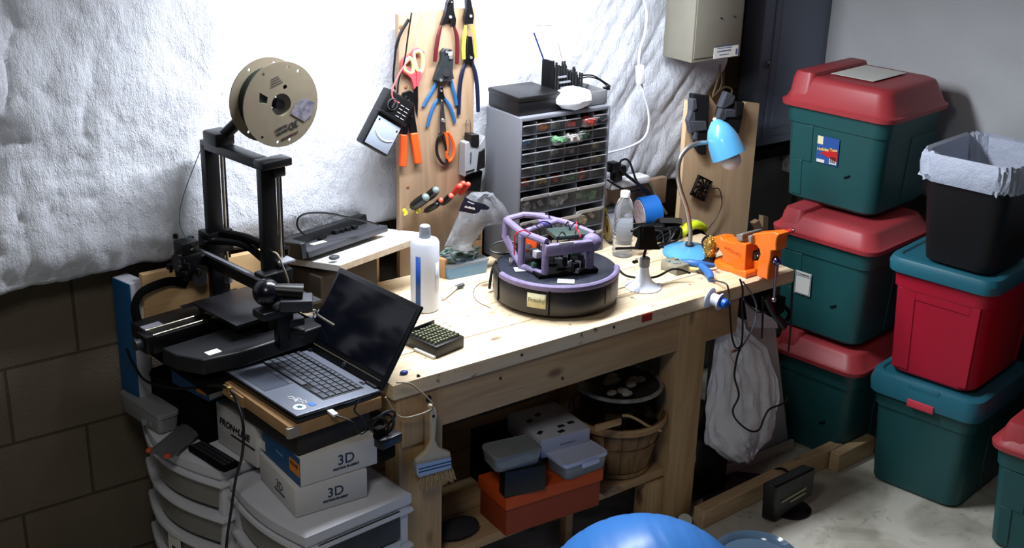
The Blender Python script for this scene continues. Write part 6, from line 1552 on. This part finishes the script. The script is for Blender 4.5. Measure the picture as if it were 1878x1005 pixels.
# black monitor lying on the timber with round foot
mo = thing('monitor', 'small black monitor with a round foot tilted against the floor timber', 'monitor', tuple(at(1440, 945, z=0)))
c_ = at(1446, 935, z=.002); inv(mo).lathe([(.001,0),(.062,0),(.062,.004),(.05,.010),(.001,.012)], c=(c_.x+.01, c_.y, .001), n=40).out('monitor_foot', BLK, mo)
pv = [at(1391,948,y=2.075), at(1402,882,y=2.075), at(1466,852,y=2.075), at(1496,856,y=2.075), at(1494,905,y=2.075), at(1422,955,y=2.075)]
ym = 2.07
M0, M1, M2, M3 = at(1420,958,y=ym), at(1490,908,y=ym), at(1496,858,y=ym), at(1424,893,y=ym)
inv(mo).prism([M0, M1, M2, M3], (-.02,.035,.004)).out('monitor_body', mat('monitor_black', (9,9,11), .32), mo, bevel=.005)
for (a1_, b1_, a2_, b2_) in ((1434,923,1479,897),(1450,922,1477,906)):
    p_, q_ = at(a1_, b1_, y=ym-.003), at(a2_, b2_, y=ym-.003); dz2 = Vector((0,0,.006))
    inv(mo).prism([p_, q_, q_+dz2, p_+dz2], (0,.003,0)).out('pale_slot', mat('slot_pale', (150,150,120), .5), mo)
inv(mo).tube([at(1352,868,z=.01), at(1375,874,z=.012), at(1398,874,z=.02), at(1415,864,z=.05), at(1432,859,z=.07), at(1446,866,z=.07)], .004, 8).out('power_cord', BLK, mo)
# exercise ball
ball_r = .262
prof = []
for k in range(91):
    th = PI*k/90; r_ = ball_r*(1-.005*max(0, math.cos(th*30))**10); prof.append((max(r_*math.sin(th), .0005), -r_*math.cos(th)))
bo = thing('exercise_ball', 'big shiny blue exercise ball in front of the bench', 'exercise ball', (1.685, 1.665, 0))
RR = Euler((.5,.75,.2)).to_matrix().to_4x4()
MB().lathe(prof, c=(0,0,ball_r), n=72, R=RR).out('ball', mat('ball_blue', (62,128,206), .34, spec=.5), bo)
MB().cyl(RR @ Vector((0,0,-ball_r-.001))+Vector((0,0,ball_r)), RR @ Vector((0,0,-ball_r+.008))+Vector((0,0,ball_r)), .012, n=16).out('valve', WHT, bo)
# round lid / bucket to the right of the ball
jc = at(1388, 1012, z=.25)
bu = thing('water_jug', 'clear blue-grey round container with a ribbed rim, right of the ball', 'container', (jc.x, jc.y, 0))
MB().lathe([(.001,.002),(.108,.002),(.116,.012),(.118,.16),(.124,.168),(.126,.176),(.120,.186),(.118,.205),(.123,.212),(.120,.222),(.112,.238),(.104,.247),(.094,.240),(.088,.232),(.001,.230)], n=64).out('container_body', mat('jug_plastic', (84,108,130), .12, trans=.3, spec=.9), bu)

# the two lamps' housings (both above the frame)
sl = thing('shop_light', 'long white shop light hanging on two chains above the workbench', 'light fixture', (1.88, 2.50, 1.72))
MB().box((0,0,.048), (1.16,.12,.012), bev=.003).out('housing', WHT, sl)
for sy in (-1, 1): MB().box((0,sy*.062,.024), (1.16,.004,.048)).out('reflector_side', WHT, sl)
for sx in (-.45,.45): MB().cyl((sx,0,.05), (sx,0,.69), .004, n=8).out('chain', STEEL, sl)
cl_ = thing('ceiling_lamp', 'plain square lamp on the ceiling in front of the workbench', 'light fixture', (.35, 1.15, 2.32), R=Euler((math.radians(10), math.radians(-12), 0)).to_matrix())
MB().box((0,0,.02), (.5,.5,.03), bev=.005).out('housing', WHT, cl_); MB().cyl((0,0,.03), (0,0,.09), .03, n=16).out('stem', WHT, cl_)
